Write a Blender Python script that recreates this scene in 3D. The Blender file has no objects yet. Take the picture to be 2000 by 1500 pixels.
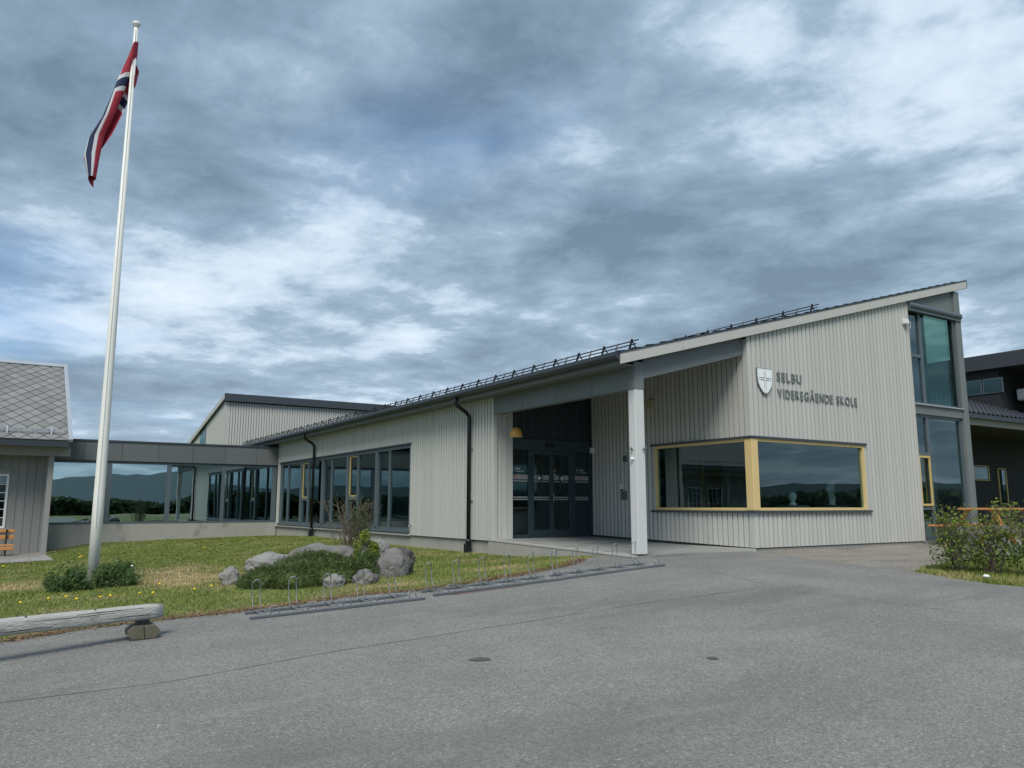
import bpy, bmesh, math, random
import numpy as np
from mathutils import Vector, Matrix, noise, geometry
random.seed(7); rng = np.random.default_rng(11)
S = bpy.context.scene
COL = S.collection
R = math.radians

# ------------------------------------------------------------------ camera
cam = bpy.data.objects.new('camera', bpy.data.cameras.new('camera')); COL.objects.link(cam)
EYE = Vector((-12.1255, -10.3257, 0.79))
_az, _p = R(57.3078), R(8.7853)
_fw = Vector((math.cos(_az), math.sin(_az), 0)); _rt = Vector((math.sin(_az), -math.cos(_az), 0))
_F = _fw*math.cos(_p) + Vector((0, 0, math.sin(_p))); _U = _rt.cross(_F)
cam.matrix_world = Matrix(((_rt.x, _U.x, -_F.x, EYE.x), (_rt.y, _U.y, -_F.y, EYE.y), (_rt.z, _U.z, -_F.z, EYE.z), (0, 0, 0, 1)))
cam.data.sensor_width = 36; cam.data.lens = 27.72; cam.data.clip_end = 20000; cam.data.clip_start = .05
S.camera = cam

# ------------------------------------------------------------------ sky, sun, exposure
SUN_EL, SUN_AZ = 52, 222          # degrees; azimuth counted from +Y clockwise
w = bpy.data.worlds.new('World'); S.world = w; w.use_nodes = True
nt = w.node_tree; N = nt.nodes; L = nt.links; N.clear()
def nd(tree, typ, **kw):
    n = tree.nodes.new(typ)
    for k, v in kw.items():
        if k.startswith('i_'):
            key = k[2:]; key = int(key) if key.isdigit() else key.replace('_', ' ')
            n.inputs[key].default_value = v
        else: setattr(n, k, v)
    return n
def ramp(tree, stops, interp='LINEAR'):
    n = tree.nodes.new('ShaderNodeValToRGB'); e = n.color_ramp.elements; n.color_ramp.interpolation = interp
    while len(e) < len(stops): e.new(.5)
    for i, (p, c) in enumerate(stops):
        e[i].position = p; e[i].color = (*c, 1) if len(c) == 3 else c
    return n
def mth(tree, op, a=None, b=None, clamp=False):
    n = tree.nodes.new('ShaderNodeMath'); n.operation = op; n.use_clamp = clamp
    for i, v in enumerate((a, b)):
        if v is None: continue
        if isinstance(v, (int, float)): n.inputs[i].default_value = v
        else: tree.links.new(v, n.inputs[i])
    return n.outputs[0]
def mixc(tree, fac, a, b, blend='MIX'):
    n = tree.nodes.new('ShaderNodeMix'); n.data_type = 'RGBA'; n.blend_type = blend
    for i, v in ((0, fac), (6, a), (7, b)):
        if isinstance(v, (int, float)): n.inputs[i].default_value = v
        elif isinstance(v, tuple): n.inputs[i].default_value = (*v, 1) if len(v) == 3 else v
        else: tree.links.new(v, n.inputs[i])
    return n.outputs[2]
tc = nd(nt, 'ShaderNodeTexCoord'); sp = nd(nt, 'ShaderNodeSeparateXYZ'); L.new(tc.outputs['Generated'], sp.inputs[0])
zz = mth(nt, 'ADD', mth(nt, 'MAXIMUM', sp.outputs[2], 0.0), .11)
cx = mth(nt, 'DIVIDE', sp.outputs[0], zz); cy = mth(nt, 'DIVIDE', sp.outputs[1], zz)
cb = nd(nt, 'ShaderNodeCombineXYZ'); L.new(cx, cb.inputs[0]); L.new(cy, cb.inputs[1])
mp = nd(nt, 'ShaderNodeMapping'); L.new(cb.outputs[0], mp.inputs[0])
mp.inputs['Location'].default_value = (24.0856, 5.8454, -.7966); mp.inputs['Rotation'].default_value = (0, 0, 4.5584); mp.inputs['Scale'].default_value = (1.0, 1.0, 1)
n1 = nd(nt, 'ShaderNodeTexNoise', i_Scale=1.9, i_Detail=12.0, i_Roughness=.60, i_Distortion=.12); L.new(mp.outputs[0], n1.inputs['Vector'])
n2 = nd(nt, 'ShaderNodeTexNoise', i_Scale=.85, i_Detail=2.0, i_Roughness=.5, i_Distortion=.1); L.new(mp.outputs[0], n2.inputs['Vector'])
n3 = nd(nt, 'ShaderNodeTexNoise', i_Scale=.75, i_Detail=4.0, i_Roughness=.5)
mp3 = nd(nt, 'ShaderNodeMapping'); mp3.inputs['Location'].default_value = (11.0, -4.0, 5.0); L.new(cb.outputs[0], mp3.inputs[0]); L.new(mp3.outputs[0], n3.inputs['Vector'])
n4 = nd(nt, 'ShaderNodeTexNoise', i_Scale=4.6, i_Detail=10.0, i_Roughness=.66, i_Distortion=.35); L.new(mp.outputs[0], n4.inputs['Vector'])
v = mth(nt, 'ADD', mth(nt, 'ADD', mth(nt, 'MULTIPLY', n1.outputs[0], .48), mth(nt, 'MULTIPLY', n2.outputs[0], .35)), mth(nt, 'MULTIPLY', n4.outputs[0], .17))
SKY_K = .97
def k3(r, g, b): return (r*SKY_K, g*SKY_K, b*SKY_K)
cr = ramp(nt, [(.39, k3(.084, .122, .165)), (.462, k3(.125, .176, .230)), (.512, k3(.168, .226, .288)), (.540, k3(.235, .296, .362)), (.572, k3(.300, .360, .422)), (.66, k3(.395, .442, .490))]); L.new(v, cr.inputs[0])
sky = nd(nt, 'ShaderNodeTexSky'); sky.sky_type = 'NISHITA'; sky.sun_disc = False
sky.sun_elevation = R(SUN_EL); sky.sun_rotation = R(SUN_AZ); sky.air_density = 1.2; sky.dust_density = .6
skyc = mixc(nt, 1.0, sky.outputs[0], (.026, .044, .066), 'MULTIPLY')
bl = ramp(nt, [(.50, (0, 0, 0)), (.70, (.42, .42, .42))]); L.new(n3.outputs[0], bl.inputs[0])
allc0 = mixc(nt, bl.outputs[0], cr.outputs[0], skyc)
hz = mth(nt, 'MULTIPLY', mth(nt, 'POWER', mth(nt, 'SUBTRACT', 1.0, mth(nt, 'MAXIMUM', sp.outputs[2], 0.0)), 9.0), .55)
allc = mixc(nt, hz, allc0, (.285, .345, .405))
sc10 = mixc(nt, 1.0, allc, (10, 10, 10), 'MULTIPLY')
for l_ in list(nt.links):
    if l_.to_node.type == 'MIX' and False: pass
bg = nd(nt, 'ShaderNodeBackground', i_Strength=.1); L.new(sc10, bg.inputs[0])
wo = nd(nt, 'ShaderNodeOutputWorld'); L.new(bg.outputs[0], wo.inputs[0])
sl = bpy.data.lights.new('sun', 'SUN'); sun = bpy.data.objects.new('sun', sl); COL.objects.link(sun)
sl.energy = 1.5; sl.angle = R(28); sl.color = (1, .95, .87)
_sd = Vector((math.sin(R(SUN_AZ))*math.cos(R(SUN_EL)), math.cos(R(SUN_AZ))*math.cos(R(SUN_EL)), math.sin(R(SUN_EL))))
sun.rotation_euler = (-_sd).to_track_quat('-Z', 'Y').to_euler(); sun.location = (0, 0, 40)
S.view_settings.view_transform = 'Standard'; S.view_settings.look = 'None'; S.view_settings.gamma = 1
S.view_settings.exposure = 1.16
S.render.engine = 'CYCLES'
try:
    S.cycles.use_denoising = True; S.cycles.max_bounces = 8; S.cycles.transparent_max_bounces = 16; S.cycles.sample_clamp_indirect = 6
except Exception: pass

# ------------------------------------------------------------------ materials
def mat(name, col, rough=.8, var=.0, vscale=3.0, vstretch=(1, 1, 1), bump=0.0, bscale=40.0, bstretch=(1, 1, 1), objvar=0.0, island=0.0, spec=.5, metal=0.0, speck=None, col2=None, c2scale=1.5, c2lo=.5, c2hi=.65, attr=None, wave=None):
    m = bpy.data.materials.new(name); m.use_nodes = True; t = m.node_tree
    b = t.nodes['Principled BSDF']; b.inputs['Roughness'].default_value = rough; b.inputs['Metallic'].default_value = metal
    b.inputs['Specular IOR Level'].default_value = spec
    tcn = nd(t, 'ShaderNodeTexCoord'); base = nd(t, 'ShaderNodeRGB'); base.outputs[0].default_value = (*col, 1); c = base.outputs[0]
    def nz(scale, stretch, detail=6.0, rough_=.6):
        mp_ = nd(t, 'ShaderNodeMapping'); mp_.inputs['Scale'].default_value = stretch; t.links.new(tcn.outputs['Object'], mp_.inputs[0])
        n_ = nd(t, 'ShaderNodeTexNoise', i_Scale=scale, i_Detail=detail, i_Roughness=rough_); t.links.new(mp_.outputs[0], n_.inputs['Vector']); return n_.outputs[0]
    if attr:
        an = nd(t, 'ShaderNodeAttribute', attribute_name=attr[0]); c = mixc(t, an.outputs['Fac'], c, attr[1])
    if col2:
        rr = ramp(t, [(c2lo, (0, 0, 0)), (c2hi, (1, 1, 1))]); t.links.new(nz(c2scale, vstretch), rr.inputs[0]); c = mixc(t, rr.outputs[0], c, col2)
    def scale_by(c, fac_out, amt):
        f = mth(t, 'ADD', mth(t, 'MULTIPLY', mth(t, 'SUBTRACT', fac_out, .5), amt), 1.0)
        cb_ = nd(t, 'ShaderNodeCombineXYZ'); [t.links.new(f, cb_.inputs[i]) for i in range(3)]
        return mixc(t, 1.0, c, cb_.outputs[0], 'MULTIPLY')
    if var: c = scale_by(c, nz(vscale, vstretch), var*2.6)
    if objvar: c = scale_by(c, nd(t, 'ShaderNodeObjectInfo').outputs['Random'], objvar*2)
    if island: c = scale_by(c, nd(t, 'ShaderNodeNewGeometry').outputs['Random Per Island'], island*2)
    if speck:
        vo = nd(t, 'ShaderNodeTexVoronoi', i_Scale=speck[0]); t.links.new(tcn.outputs['Object'], vo.inputs['Vector'])
        rr = ramp(t, [(.0, (1, 1, 1)), (1, (0, 0, 0))]); 
        sx = nd(t, 'ShaderNodeSeparateColor'); t.links.new(vo.outputs['Color'], sx.inputs[0])
        c = scale_by(c, sx.outputs[0], speck[1])
        c = mixc(t, mth(t, 'GREATER_THAN', sx.outputs[1], speck[2]), c, speck[3])
    t.links.new(c, b.inputs['Base Color'])
    if bump:
        bn = nd(t, 'ShaderNodeBump', i_Strength=bump, i_Distance=.02); t.links.new(nz(bscale, bstretch, 8.0), bn.inputs['Height']); t.links.new(bn.outputs[0], b.inputs['Normal'])
    return m
M = {}
M['paint'] = mat('pale grey wood paint', (.498, .502, .468), .75, var=.06, vscale=5, vstretch=(6, 6, .5), bump=.12, bscale=30, bstretch=(5, 5, .3), objvar=.05)
M['paint_flat'] = mat('pale grey painted board', (.47, .47, .44), .7, var=.05, vscale=4, bump=.08, bscale=25, col2=(.30, .31, .30), c2scale=2.3, c2lo=.66, c2hi=.74)
M['paint_back'] = mat('cladding shadow gap', (.055, .057, .053), .9)  # backing darkened, putting shade into the gaps between boards
M['column'] = mat('white column paint', (.58, .59, .575), .65, var=.05, vscale=6, bump=.06)
M['slate_panel'] = mat('grey green facade panel', (.155, .175, .175), .55, var=.10, vscale=1.7, objvar=.05, spec=.4)
M['link_panel'] = mat('dark grey facade panel', (.115, .128, .13), .5, var=.08, vscale=1.1, objvar=.08, spec=.5)
M['frame'] = mat('slate grey window frame', (.085, .112, .128), .45, var=.03)
M['door'] = mat('dark slate door paint', (.028, .05, .062), .4, var=.04)
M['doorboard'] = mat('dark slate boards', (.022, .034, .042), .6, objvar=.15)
M['flash'] = mat('dark grey metal flashing', (.045, .055, .066), .45, spec=.6)
M['gutter'] = mat('dark grey gutter metal', (.03, .038, .046), .4, spec=.6)
M['pipe'] = mat('black downpipe plastic', (.008, .01, .012), .35)
M['yellow'] = mat('yellow stained wood', (.66, .50, .23), .6, var=.08, vscale=9, vstretch=(3, 3, .4), bump=.05)
M['yellow2'] = mat('ochre window sash', (.56, .42, .15), .5)
M['concrete'] = mat('weathered concrete', (.34, .33, .295), .9, var=.12, vscale=2.2, vstretch=(1, 1, .6), bump=.2, bscale=14, col2=(.20, .195, .175), c2scale=1.6, c2lo=.58, c2hi=.74)
M['terrace'] = mat('terrace concrete', (.27, .28, .265), .75, var=.10, vscale=2.4, vstretch=(.35, 1.8, 1), bump=.12, bscale=25, col2=(.16, .165, .16), c2scale=1.3, c2lo=.5, c2hi=.66)
M['edge'] = mat('worn concrete edge', (.42, .41, .38), .85, var=.08, vscale=8)
def asphalt_mat():
    m = mat('worn asphalt', (.203, .204, .190), .92, var=.10, vscale=.5, bump=.8, bscale=60, speck=(95.0, .62, .990, (.44, .44, .41)), col2=(.245, .246, .228), c2scale=.9, c2lo=.44, c2hi=.70, spec=.25)
    t = m.node_tree; b = t.nodes['Principled BSDF']; src = b.inputs['Base Color'].links[0].from_socket; tcn = nd(t, 'ShaderNodeTexCoord')
    for sc_, st_, lo, hi, col_, amt in ((.35, (.5, 2.2, 1), .52, .70, (.135, .138, .13), .75), (1.7, (.35, 1.6, 1), .58, .72, (.275, .274, .25), .7), (9.0, (1, 1, 1), .60, .75, (.11, .112, .106), .35), (34.0, (1, 1, 1), .50, .62, (.095, .096, .09), .42), (27.0, (1, 1, 1), .56, .68, (.27, .27, .25), .40)):
        mp_ = nd(t, 'ShaderNodeMapping'); mp_.inputs['Scale'].default_value = st_; mp_.inputs['Rotation'].default_value = (0, 0, R(-6)); t.links.new(tcn.outputs['Object'], mp_.inputs[0])
        n_ = nd(t, 'ShaderNodeTexNoise', i_Scale=sc_, i_Detail=7.0, i_Roughness=.62, i_Distortion=.4); t.links.new(mp_.outputs[0], n_.inputs['Vector'])
        rr = ramp(t, [(lo, (0, 0, 0)), (hi, (amt, amt, amt))]); t.links.new(n_.outputs[0], rr.inputs[0]); src = mixc(t, rr.outputs[0], src, col_)
    t.links.new(src, b.inputs['Base Color']); return m
M['asphalt'] = asphalt_mat()
M['tar'] = mat('dark tar', (.075, .076, .074), .85, var=.15, vscale=12)
M['seam'] = mat('asphalt seam', (.162, .163, .153), .95, var=.35, vscale=9)
M['paleseam'] = mat('dusty asphalt crack', (.255, .255, .235), .95, var=.3, vscale=8)
M['gravel'] = mat('packed grit', (.225, .205, .175), .95, var=.15, vscale=1.5, vstretch=(.5, 1.6, 1), bump=.5, bscale=60, speck=(60.0, .5, .97, (.42, .4, .37)), col2=(.15, .14, .125), c2scale=1.1)
M['soil'] = mat('lawn soil', (.115, .142, .036), .95, var=.25, vscale=1.4, bump=.4, bscale=30, attr=('dry', (.27, .215, .12)))
M['grass'] = mat('lawn grass', (.160, .200, .046), .75, var=.25, vscale=.9, island=.38, attr=('dry', (.40, .33, .17)), spec=.2)
M['litter'] = mat('brown leaf litter', (.20, .115, .068), .9, island=.6)
M['far'] = mat('hazy forested hill', (.05, .085, .095), .95, var=.2, vscale=.02)  # bluish cast puts distance haze into the hill colour
M['log'] = mat('weathered log wood', (.42, .42, .39), .85, var=.32, vscale=5, vstretch=(.35, 7, 7), bump=.8, bscale=9, bstretch=(.5, 8, 8), col2=(.24, .235, .215), c2scale=4, c2lo=.55, c2hi=.7)
M['block'] = mat('mossy cast block', (.12, .12, .09), .85, var=.25, vscale=9, bump=.3, bscale=30)
M['block_face'] = mat('worn block face', (.11, .102, .07), .85, var=.35, vscale=12, bump=.3, bscale=30)
M['rock'] = mat('grey boulder', (.185, .18, .17), .9, var=.30, vscale=10, bump=.9, bscale=30, col2=(.105, .105, .098), c2scale=5, c2lo=.46, c2hi=.66)
M['rock_pale'] = mat('pale boulder', (.25, .245, .23), .9, var=.25, vscale=10, bump=.9, bscale=30, col2=(.13, .127, .118), c2scale=8, c2lo=.52, c2hi=.66)
M['rock_dark'] = mat('dark rough boulder', (.085, .08, .075), .95, var=.4, vscale=14, bump=1.0, bscale=26)
M['galv'] = mat('galvanised steel', (.27, .29, .30), .5, var=.12, vscale=9, metal=.55)
M['galv_rail'] = mat('dull galvanised rail', (.15, .168, .18), .55, var=.15, vscale=9, metal=.45)
M['rust'] = mat('rust', (.22, .09, .06), .85, var=.3, vscale=14)
M['pole'] = mat('white pole paint', (.78, .78, .73), .45, var=.03, vscale=3)
M['white'] = mat('white paint', (.74, .745, .74), .5, var=.02)
M['black'] = mat('black plastic', (.008, .009, .01), .4)
M['iron'] = mat('black steel', (.012, .014, .016), .5)
M['tile'] = mat('black roof tiles', (.030, .034, .042), .5, var=.12, vscale=6)
M['slate'] = mat('grey slate', (.195, .195, .188), .7, var=.10, vscale=5, objvar=.16, bump=.15, bscale=12)
M['slategap'] = mat('slate underlay', (.022, .024, .026), .9)
M['zinc'] = mat('zinc flashing', (.40, .43, .47), .45, var=.10, vscale=4, metal=.3)
M['house'] = mat('grey house boards', (.24, .245, .235), .75, var=.06, vscale=4, vstretch=(5, 5, .4), objvar=.06, bump=.1, bscale=30, bstretch=(5, 5, .3))
M['house_trim'] = mat('grey trim boards', (.27, .27, .255), .7, var=.06, vscale=3)
M['pav'] = mat('concrete paving slab', (.27, .265, .25), .9, var=.12, vscale=4, objvar=.07, bump=.2, bscale=25)
M['orange'] = mat('oiled orange wood', (.50, .235, .07), .5, var=.12, vscale=6, vstretch=(.5, 6, 6))
M['grey_wood'] = mat('weathered grey plank', (.20, .195, .18), .9, var=.2, vscale=5, vstretch=(.4, 6, 6), bump=.3, bscale=15)
M['dark_wall'] = mat('dark neighbour wall', (.016, .018, .022), .8, var=.08)
M['dark_band'] = mat('dark fascia band', (.035, .04, .05), .6)
M['cream'] = mat('cream soffit board', (.30, .285, .25), .7)
M['red_house'] = mat('red brown house', (.16, .055, .035), .8)
M['inner'] = mat('interior wall', (.10, .115, .12), .85)
M['inner_room'] = mat('corner room wall', (.26, .30, .31), .85)
M['inner_pale'] = mat('pale interior panel', (.34, .37, .36), .8)
M['inner_floor'] = mat('interior floor', (.13, .135, .13), .55)
M['letter'] = mat('slate letters', (.15, .17, .175), .45)
M['emblem'] = mat('white emblem enamel', (.84, .86, .87), .35)
M['film'] = mat('grey window film', (.30, .315, .31), .7)
M['red'] = mat('red print', (.50, .09, .045), .6)
M['amber'] = mat('amber lamp glass', (.62, .33, .07), .35)
M['box_beige'] = mat('beige box', (.38, .33, .23), .6)
M['plaster'] = mat('plaster cast', (.70, .72, .66), .8)
M['bark'] = mat('bark', (.075, .06, .045), .9, var=.2, vscale=10)
M['twig'] = mat('twig', (.12, .095, .075), .9)
def leafmat(name, col, isl=.4, tr=.3):
    m = mat(name, col, .6, island=isl, spec=.3); t = m.node_tree; b = t.nodes['Principled BSDF']
    src = b.inputs['Base Color'].links[0].from_socket
    d = nd(t, 'ShaderNodeBsdfTranslucent'); t.links.new(src, d.inputs[0]); mx = nd(t, 'ShaderNodeMixShader', i_0=tr)
    t.links.new(b.outputs[0], mx.inputs[1]); t.links.new(d.outputs[0], mx.inputs[2]); t.links.new(mx.outputs[0], t.nodes['Material Output'].inputs[0]); return m
M['leaf_yel'] = leafmat('yellow green leaves', (.18, .235, .036))
M['leaf_mid'] = leafmat('mid green leaves', (.062, .115, .028))
M['leaf_low'] = leafmat('fresh green leaves', (.12, .18, .038), .45)
M['leaf_dark'] = leafmat('dark lobed leaves', (.082, .145, .048), .5)
M['leaf_lime'] = leafmat('lime leaves', (.19, .235, .03), .3)
M['leaf_grey'] = leafmat('grey green leaves', (.10, .13, .06), .4)
M['juniper'] = leafmat('creeping juniper', (.078, .115, .034), .6, .1)
M['juniper_b'] = leafmat('brown juniper', (.12, .085, .04), .5, .1)
M['tree'] = leafmat('tree leaves', (.055, .088, .035), .5)
M['spruce'] = leafmat('spruce needles', (.02, .038, .018), .4, .1)
M['dandelion'] = mat('dandelion yellow', (.80, .58, .01), .6)
M['stem'] = mat('green stem', (.11, .17, .04), .7)
def glass(name, refl, tint, rcol=(.86, .96, .97)):
    m = bpy.data.materials.new(name); m.use_nodes = True; t = m.node_tree; t.nodes.clear()
    lw_ = nd(t, 'ShaderNodeLayerWeight', i_Blend=.5); f = mth(t, 'ADD', mth(t, 'MULTIPLY', mth(t, 'POWER', lw_.outputs['Facing'], 5.0), 1-refl), refl, True)
    g_ = nd(t, 'ShaderNodeBsdfGlossy', i_Roughness=.0); g_.inputs[0].default_value = (*rcol, 1)
    tcn = nd(t, 'ShaderNodeTexCoord'); nz_ = nd(t, 'ShaderNodeTexNoise', i_Scale=.9, i_Detail=1.0); t.links.new(tcn.outputs['Object'], nz_.inputs['Vector']); bp = nd(t, 'ShaderNodeBump', i_Strength=.018, i_Distance=.1); t.links.new(nz_.outputs[0], bp.inputs['Height']); t.links.new(bp.outputs[0], g_.inputs['Normal'])
    tr = nd(t, 'ShaderNodeBsdfTransparent'); tr.inputs[0].default_value = (*tint, 1)
    mx = nd(t, 'ShaderNodeMixShader'); t.links.new(f, mx.inputs[0]); t.links.new(tr.outputs[0], mx.inputs[1]); t.links.new(g_.outputs[0], mx.inputs[2])
    o = nd(t, 'ShaderNodeOutputMaterial'); t.links.new(mx.outputs[0], o.inputs[0]); return m
M['glass'] = glass('tinted window glass', .075, (.76, .86, .86), (.84, .97, .99))
M['glass_link'] = glass('reflective link glass', .46, (.42, .56, .56), (.80, .97, 1.0))
M['glass_door'] = glass('door glass', .05, (.62, .74, .76))
M['glass_top'] = glass('green tinted glass', .10, (.36, .50, .45), (.55, .80, .75))
# flag cloth: cross pattern from its own UV
fm = bpy.data.materials.new('flag cloth'); fm.use_nodes = True; t = fm.node_tree; b = t.nodes['Principled BSDF']; b.inputs['Roughness'].default_value = .8
uvn = nd(t, 'ShaderNodeUVMap'); sx = nd(t, 'ShaderNodeSeparateXYZ'); t.links.new(uvn.outputs[0], sx.inputs[0])
def band(o, lo, hi): return mth(t, 'MULTIPLY', mth(t, 'GREATER_THAN', o, lo), mth(t, 'LESS_THAN', o, hi))
wh = mth(t, 'MAXIMUM', band(sx.outputs[0], 6/22, 10/22), band(sx.outputs[1], 6/16, 10/16)); bl_ = mth(t, 'MAXIMUM', band(sx.outputs[0], 7/22, 9/22), band(sx.outputs[1], 7/16, 9/16))
c = mixc(t, wh, (.34, .025, .045), (.60, .61, .64)); c = mixc(t, bl_, c, (.012, .022, .07)); t.links.new(c, b.inputs['Base Color'])
M['flag'] = fm

# ------------------------------------------------------------------ object helpers
ORG = {}
class MB:
    def __init__(s): s.v = []; s.f = []
    def add(s, vs, fs):
        o = len(s.v); s.v += [tuple(p) for p in vs]; s.f += [tuple(i+o for i in f) for f in fs]; return s
    def hexa(s, p): return s.add(p, [(0, 3, 2, 1), (4, 5, 6, 7), (0, 1, 5, 4), (1, 2, 6, 5), (2, 3, 7, 6), (3, 0, 4, 7)])
    def box(s, x0, x1, y0, y1, z0, z1): return s.hexa([(x0, y0, z0), (x1, y0, z0), (x1, y1, z0), (x0, y1, z0), (x0, y0, z1), (x1, y0, z1), (x1, y1, z1), (x0, y1, z1)])
    def cbox(s, x0, x1, y0, y1, z0, z1, c=.008):
        bm = bmesh.new(); bmesh.ops.create_cube(bm, size=1)
        for v_ in bm.verts: v_.co = ((x0+x1)/2+v_.co.x*(x1-x0), (y0+y1)/2+v_.co.y*(y1-y0), (z0+z1)/2+v_.co.z*(z1-z0))
        bmesh.ops.bevel(bm, geom=bm.edges[:], offset=c, segments=1, affect='EDGES'); bm.verts.ensure_lookup_table()
        s.add([v_.co[:] for v_ in bm.verts], [[v_.index for v_ in f.verts] for f in bm.faces]); bm.free(); return s
    def quad(s, a, b, c, d): return s.add([a, b, c, d], [(0, 1, 2, 3)])
    def prism(s, pts, ax, a0, a1):      # 2-D outline extruded along an axis
        n = len(pts)
        def P(p, a): return {'x': (a, p[0], p[1]), 'y': (p[0], a, p[1]), 'z': (p[0], p[1], a)}[ax]
        return s.add([P(p, a0) for p in pts]+[P(p, a1) for p in pts], [tuple(range(n))[::-1], tuple(range(n, 2*n))]+[(i, (i+1) % n, n+(i+1) % n, n+i) for i in range(n)])
    def tube(s, pts, r, n=8, caps=True):
        pts = [Vector(p) for p in pts]; rs = r if hasattr(r, '__len__') else [r]*len(pts); o = len(s.v); u = None
        for i, p in enumerate(pts):
            d = ((pts[min(i+1, len(pts)-1)]-p).normalized()+(p-pts[max(i-1, 0)]).normalized()).normalized()
            if u is None: u = d.orthogonal().normalized()
            u = (u-d*u.dot(d)).normalized(); w_ = d.cross(u)
            for k in range(n):
                a = 2*math.pi*k/n; s.v.append(tuple(p+(u*math.cos(a)+w_*math.sin(a))*rs[i]))
        for i in range(len(pts)-1):
            for k in range(n): s.f.append((o+i*n+k, o+i*n+(k+1) % n, o+(i+1)*n+(k+1) % n, o+(i+1)*n+k))
        if caps: s.f.append(tuple(o+k for k in range(n))[::-1]); s.f.append(tuple(o+(len(pts)-1)*n+k for k in range(n)))
        return s
    def lathe(s, prof, cx, cy, n=16):
        o = len(s.v)
        for r, z in prof:
            for k in range(n): a = 2*math.pi*k/n; s.v.append((cx+r*math.cos(a), cy+r*math.sin(a), z))
        for i in range(len(prof)-1):
            for k in range(n): s.f.append((o+i*n+k, o+i*n+(k+1) % n, o+(i+1)*n+(k+1) % n, o+(i+1)*n+k))
        s.f.append(tuple(o+k for k in range(n))[::-1]); s.f.append(tuple(o+(len(prof)-1)*n+k for k in range(n))); return s
    def build(s, name, m, parent=None, smooth=False, label=None, kind=None):
        me = bpy.data.meshes.new(name); og = ORG.get(parent.name, Vector()) if parent else Vector()
        me.from_pydata([(p[0]-og.x, p[1]-og.y, p[2]-og.z) for p in s.v], [], s.f); me.materials.append(M[m] if isinstance(m, str) else m)
        if smooth: me.polygons.foreach_set('use_smooth', [True]*len(me.polygons))
        me.update(); o = bpy.data.objects.new(name, me); COL.objects.link(o)
        if parent: o.parent = parent; ORG[o.name] = og
        if label: o['label'] = label
        if kind: o['kind'] = kind
        return o
def fixn(o):
    bm = bmesh.new(); bm.from_mesh(o.data); bmesh.ops.recalc_face_normals(bm, faces=bm.faces[:]); bm.to_mesh(o.data); bm.free(); return o
def tag(o, label, cat, group=None):
    o['label'] = label; o['category'] = cat
    if group: o['group'] = group
    return o
def thing(name, label, cat, loc=(0, 0, 0), group=None):
    o = bpy.data.objects.new(name, None); COL.objects.link(o); o.location = loc; o.empty_display_size = .2; ORG[o.name] = Vector(loc)
    return tag(o, label, cat, group)
def struct(o): o['kind'] = 'structure'; return o
def box(name, m, parent, *a, **k): return MB().box(*a).build(name, m, parent, **k)
def cbox(name, m, parent, *a, **k): return MB().cbox(*a).build(name, m, parent, **k)
def copy_tree(o, parent=None):
    c_ = o.copy(); COL.objects.link(c_)
    if parent: c_.parent = parent
    for ch in list(o.children): copy_tree(ch, c_)
    return c_

def pieces(s0, s1, zb, zt, holes, cuts=()):
    xs = sorted({s0, s1, *[h for q in holes for h in q[:2] if s0 < h < s1], *cuts})
    for a, b_ in zip(xs[:-1], xs[1:]):
        if b_-a < .012: continue
        m_ = (a+b_)/2; spans = [(zb, zt)]
        lo = [(zb(a), zb(b_))]; segs = []; cur = (zb(a), zb(b_))
        for h in sorted([h for h in holes if h[0] < m_ < h[1]], key=lambda h: h[2]):
            if h[2] > max(cur)+.01: segs.append((a, b_, cur, (h[2], h[2])))
            cur = (h[3], h[3])
        top = (zt(a), zt(b_))
        if min(top)-max(cur) > .01: segs.append((a, b_, cur, top))
        yield from segs
def hex_on(ax, c0, c1, a, b_, lo, hi):
    if ax == 'x': return [(a, c0, lo[0]), (b_, c0, lo[1]), (b_, c1, lo[1]), (a, c1, lo[0]), (a, c0, hi[0]), (b_, c0, hi[1]), (b_, c1, hi[1]), (a, c1, hi[0])]
    return [(c1, a, lo[0]), (c1, b_, lo[1]), (c0, b_, lo[1]), (c0, a, lo[0]), (c1, a, hi[0]), (c1, b_, hi[1]), (c0, b_, hi[1]), (c0, a, hi[0])]
def boards(parent, ax, c, s0, s1, zb, zt, holes, m='paint', pitch=.133, gap=.028, th=.032, joined=None):
    i = 0; J = MB()
    while s0+i*pitch < s1-.02:
        a = s0+i*pitch; b_ = min(a+pitch-gap, s1); i += 1
        for (p, q, lo, hi) in pieces(a, b_, zb, zt, holes):
            if joined: J.hexa(hex_on(ax, c, c+th, p, q, lo, hi))
            else: MB().hexa(hex_on(ax, c, c+th, p, q, lo, hi)).build('board', m, parent)
    if joined: J.build(joined, m, parent, kind='stuff')
def wallmesh(ax, c0, c1, s0, s1, zb, zt, holes):
    mb = MB()
    for (p, q, lo, hi) in pieces(s0, s1, zb, zt, holes): mb.hexa(hex_on(ax, c0, c1, p, q, lo, hi))
    return mb
def K(v_): return lambda s: v_

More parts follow.
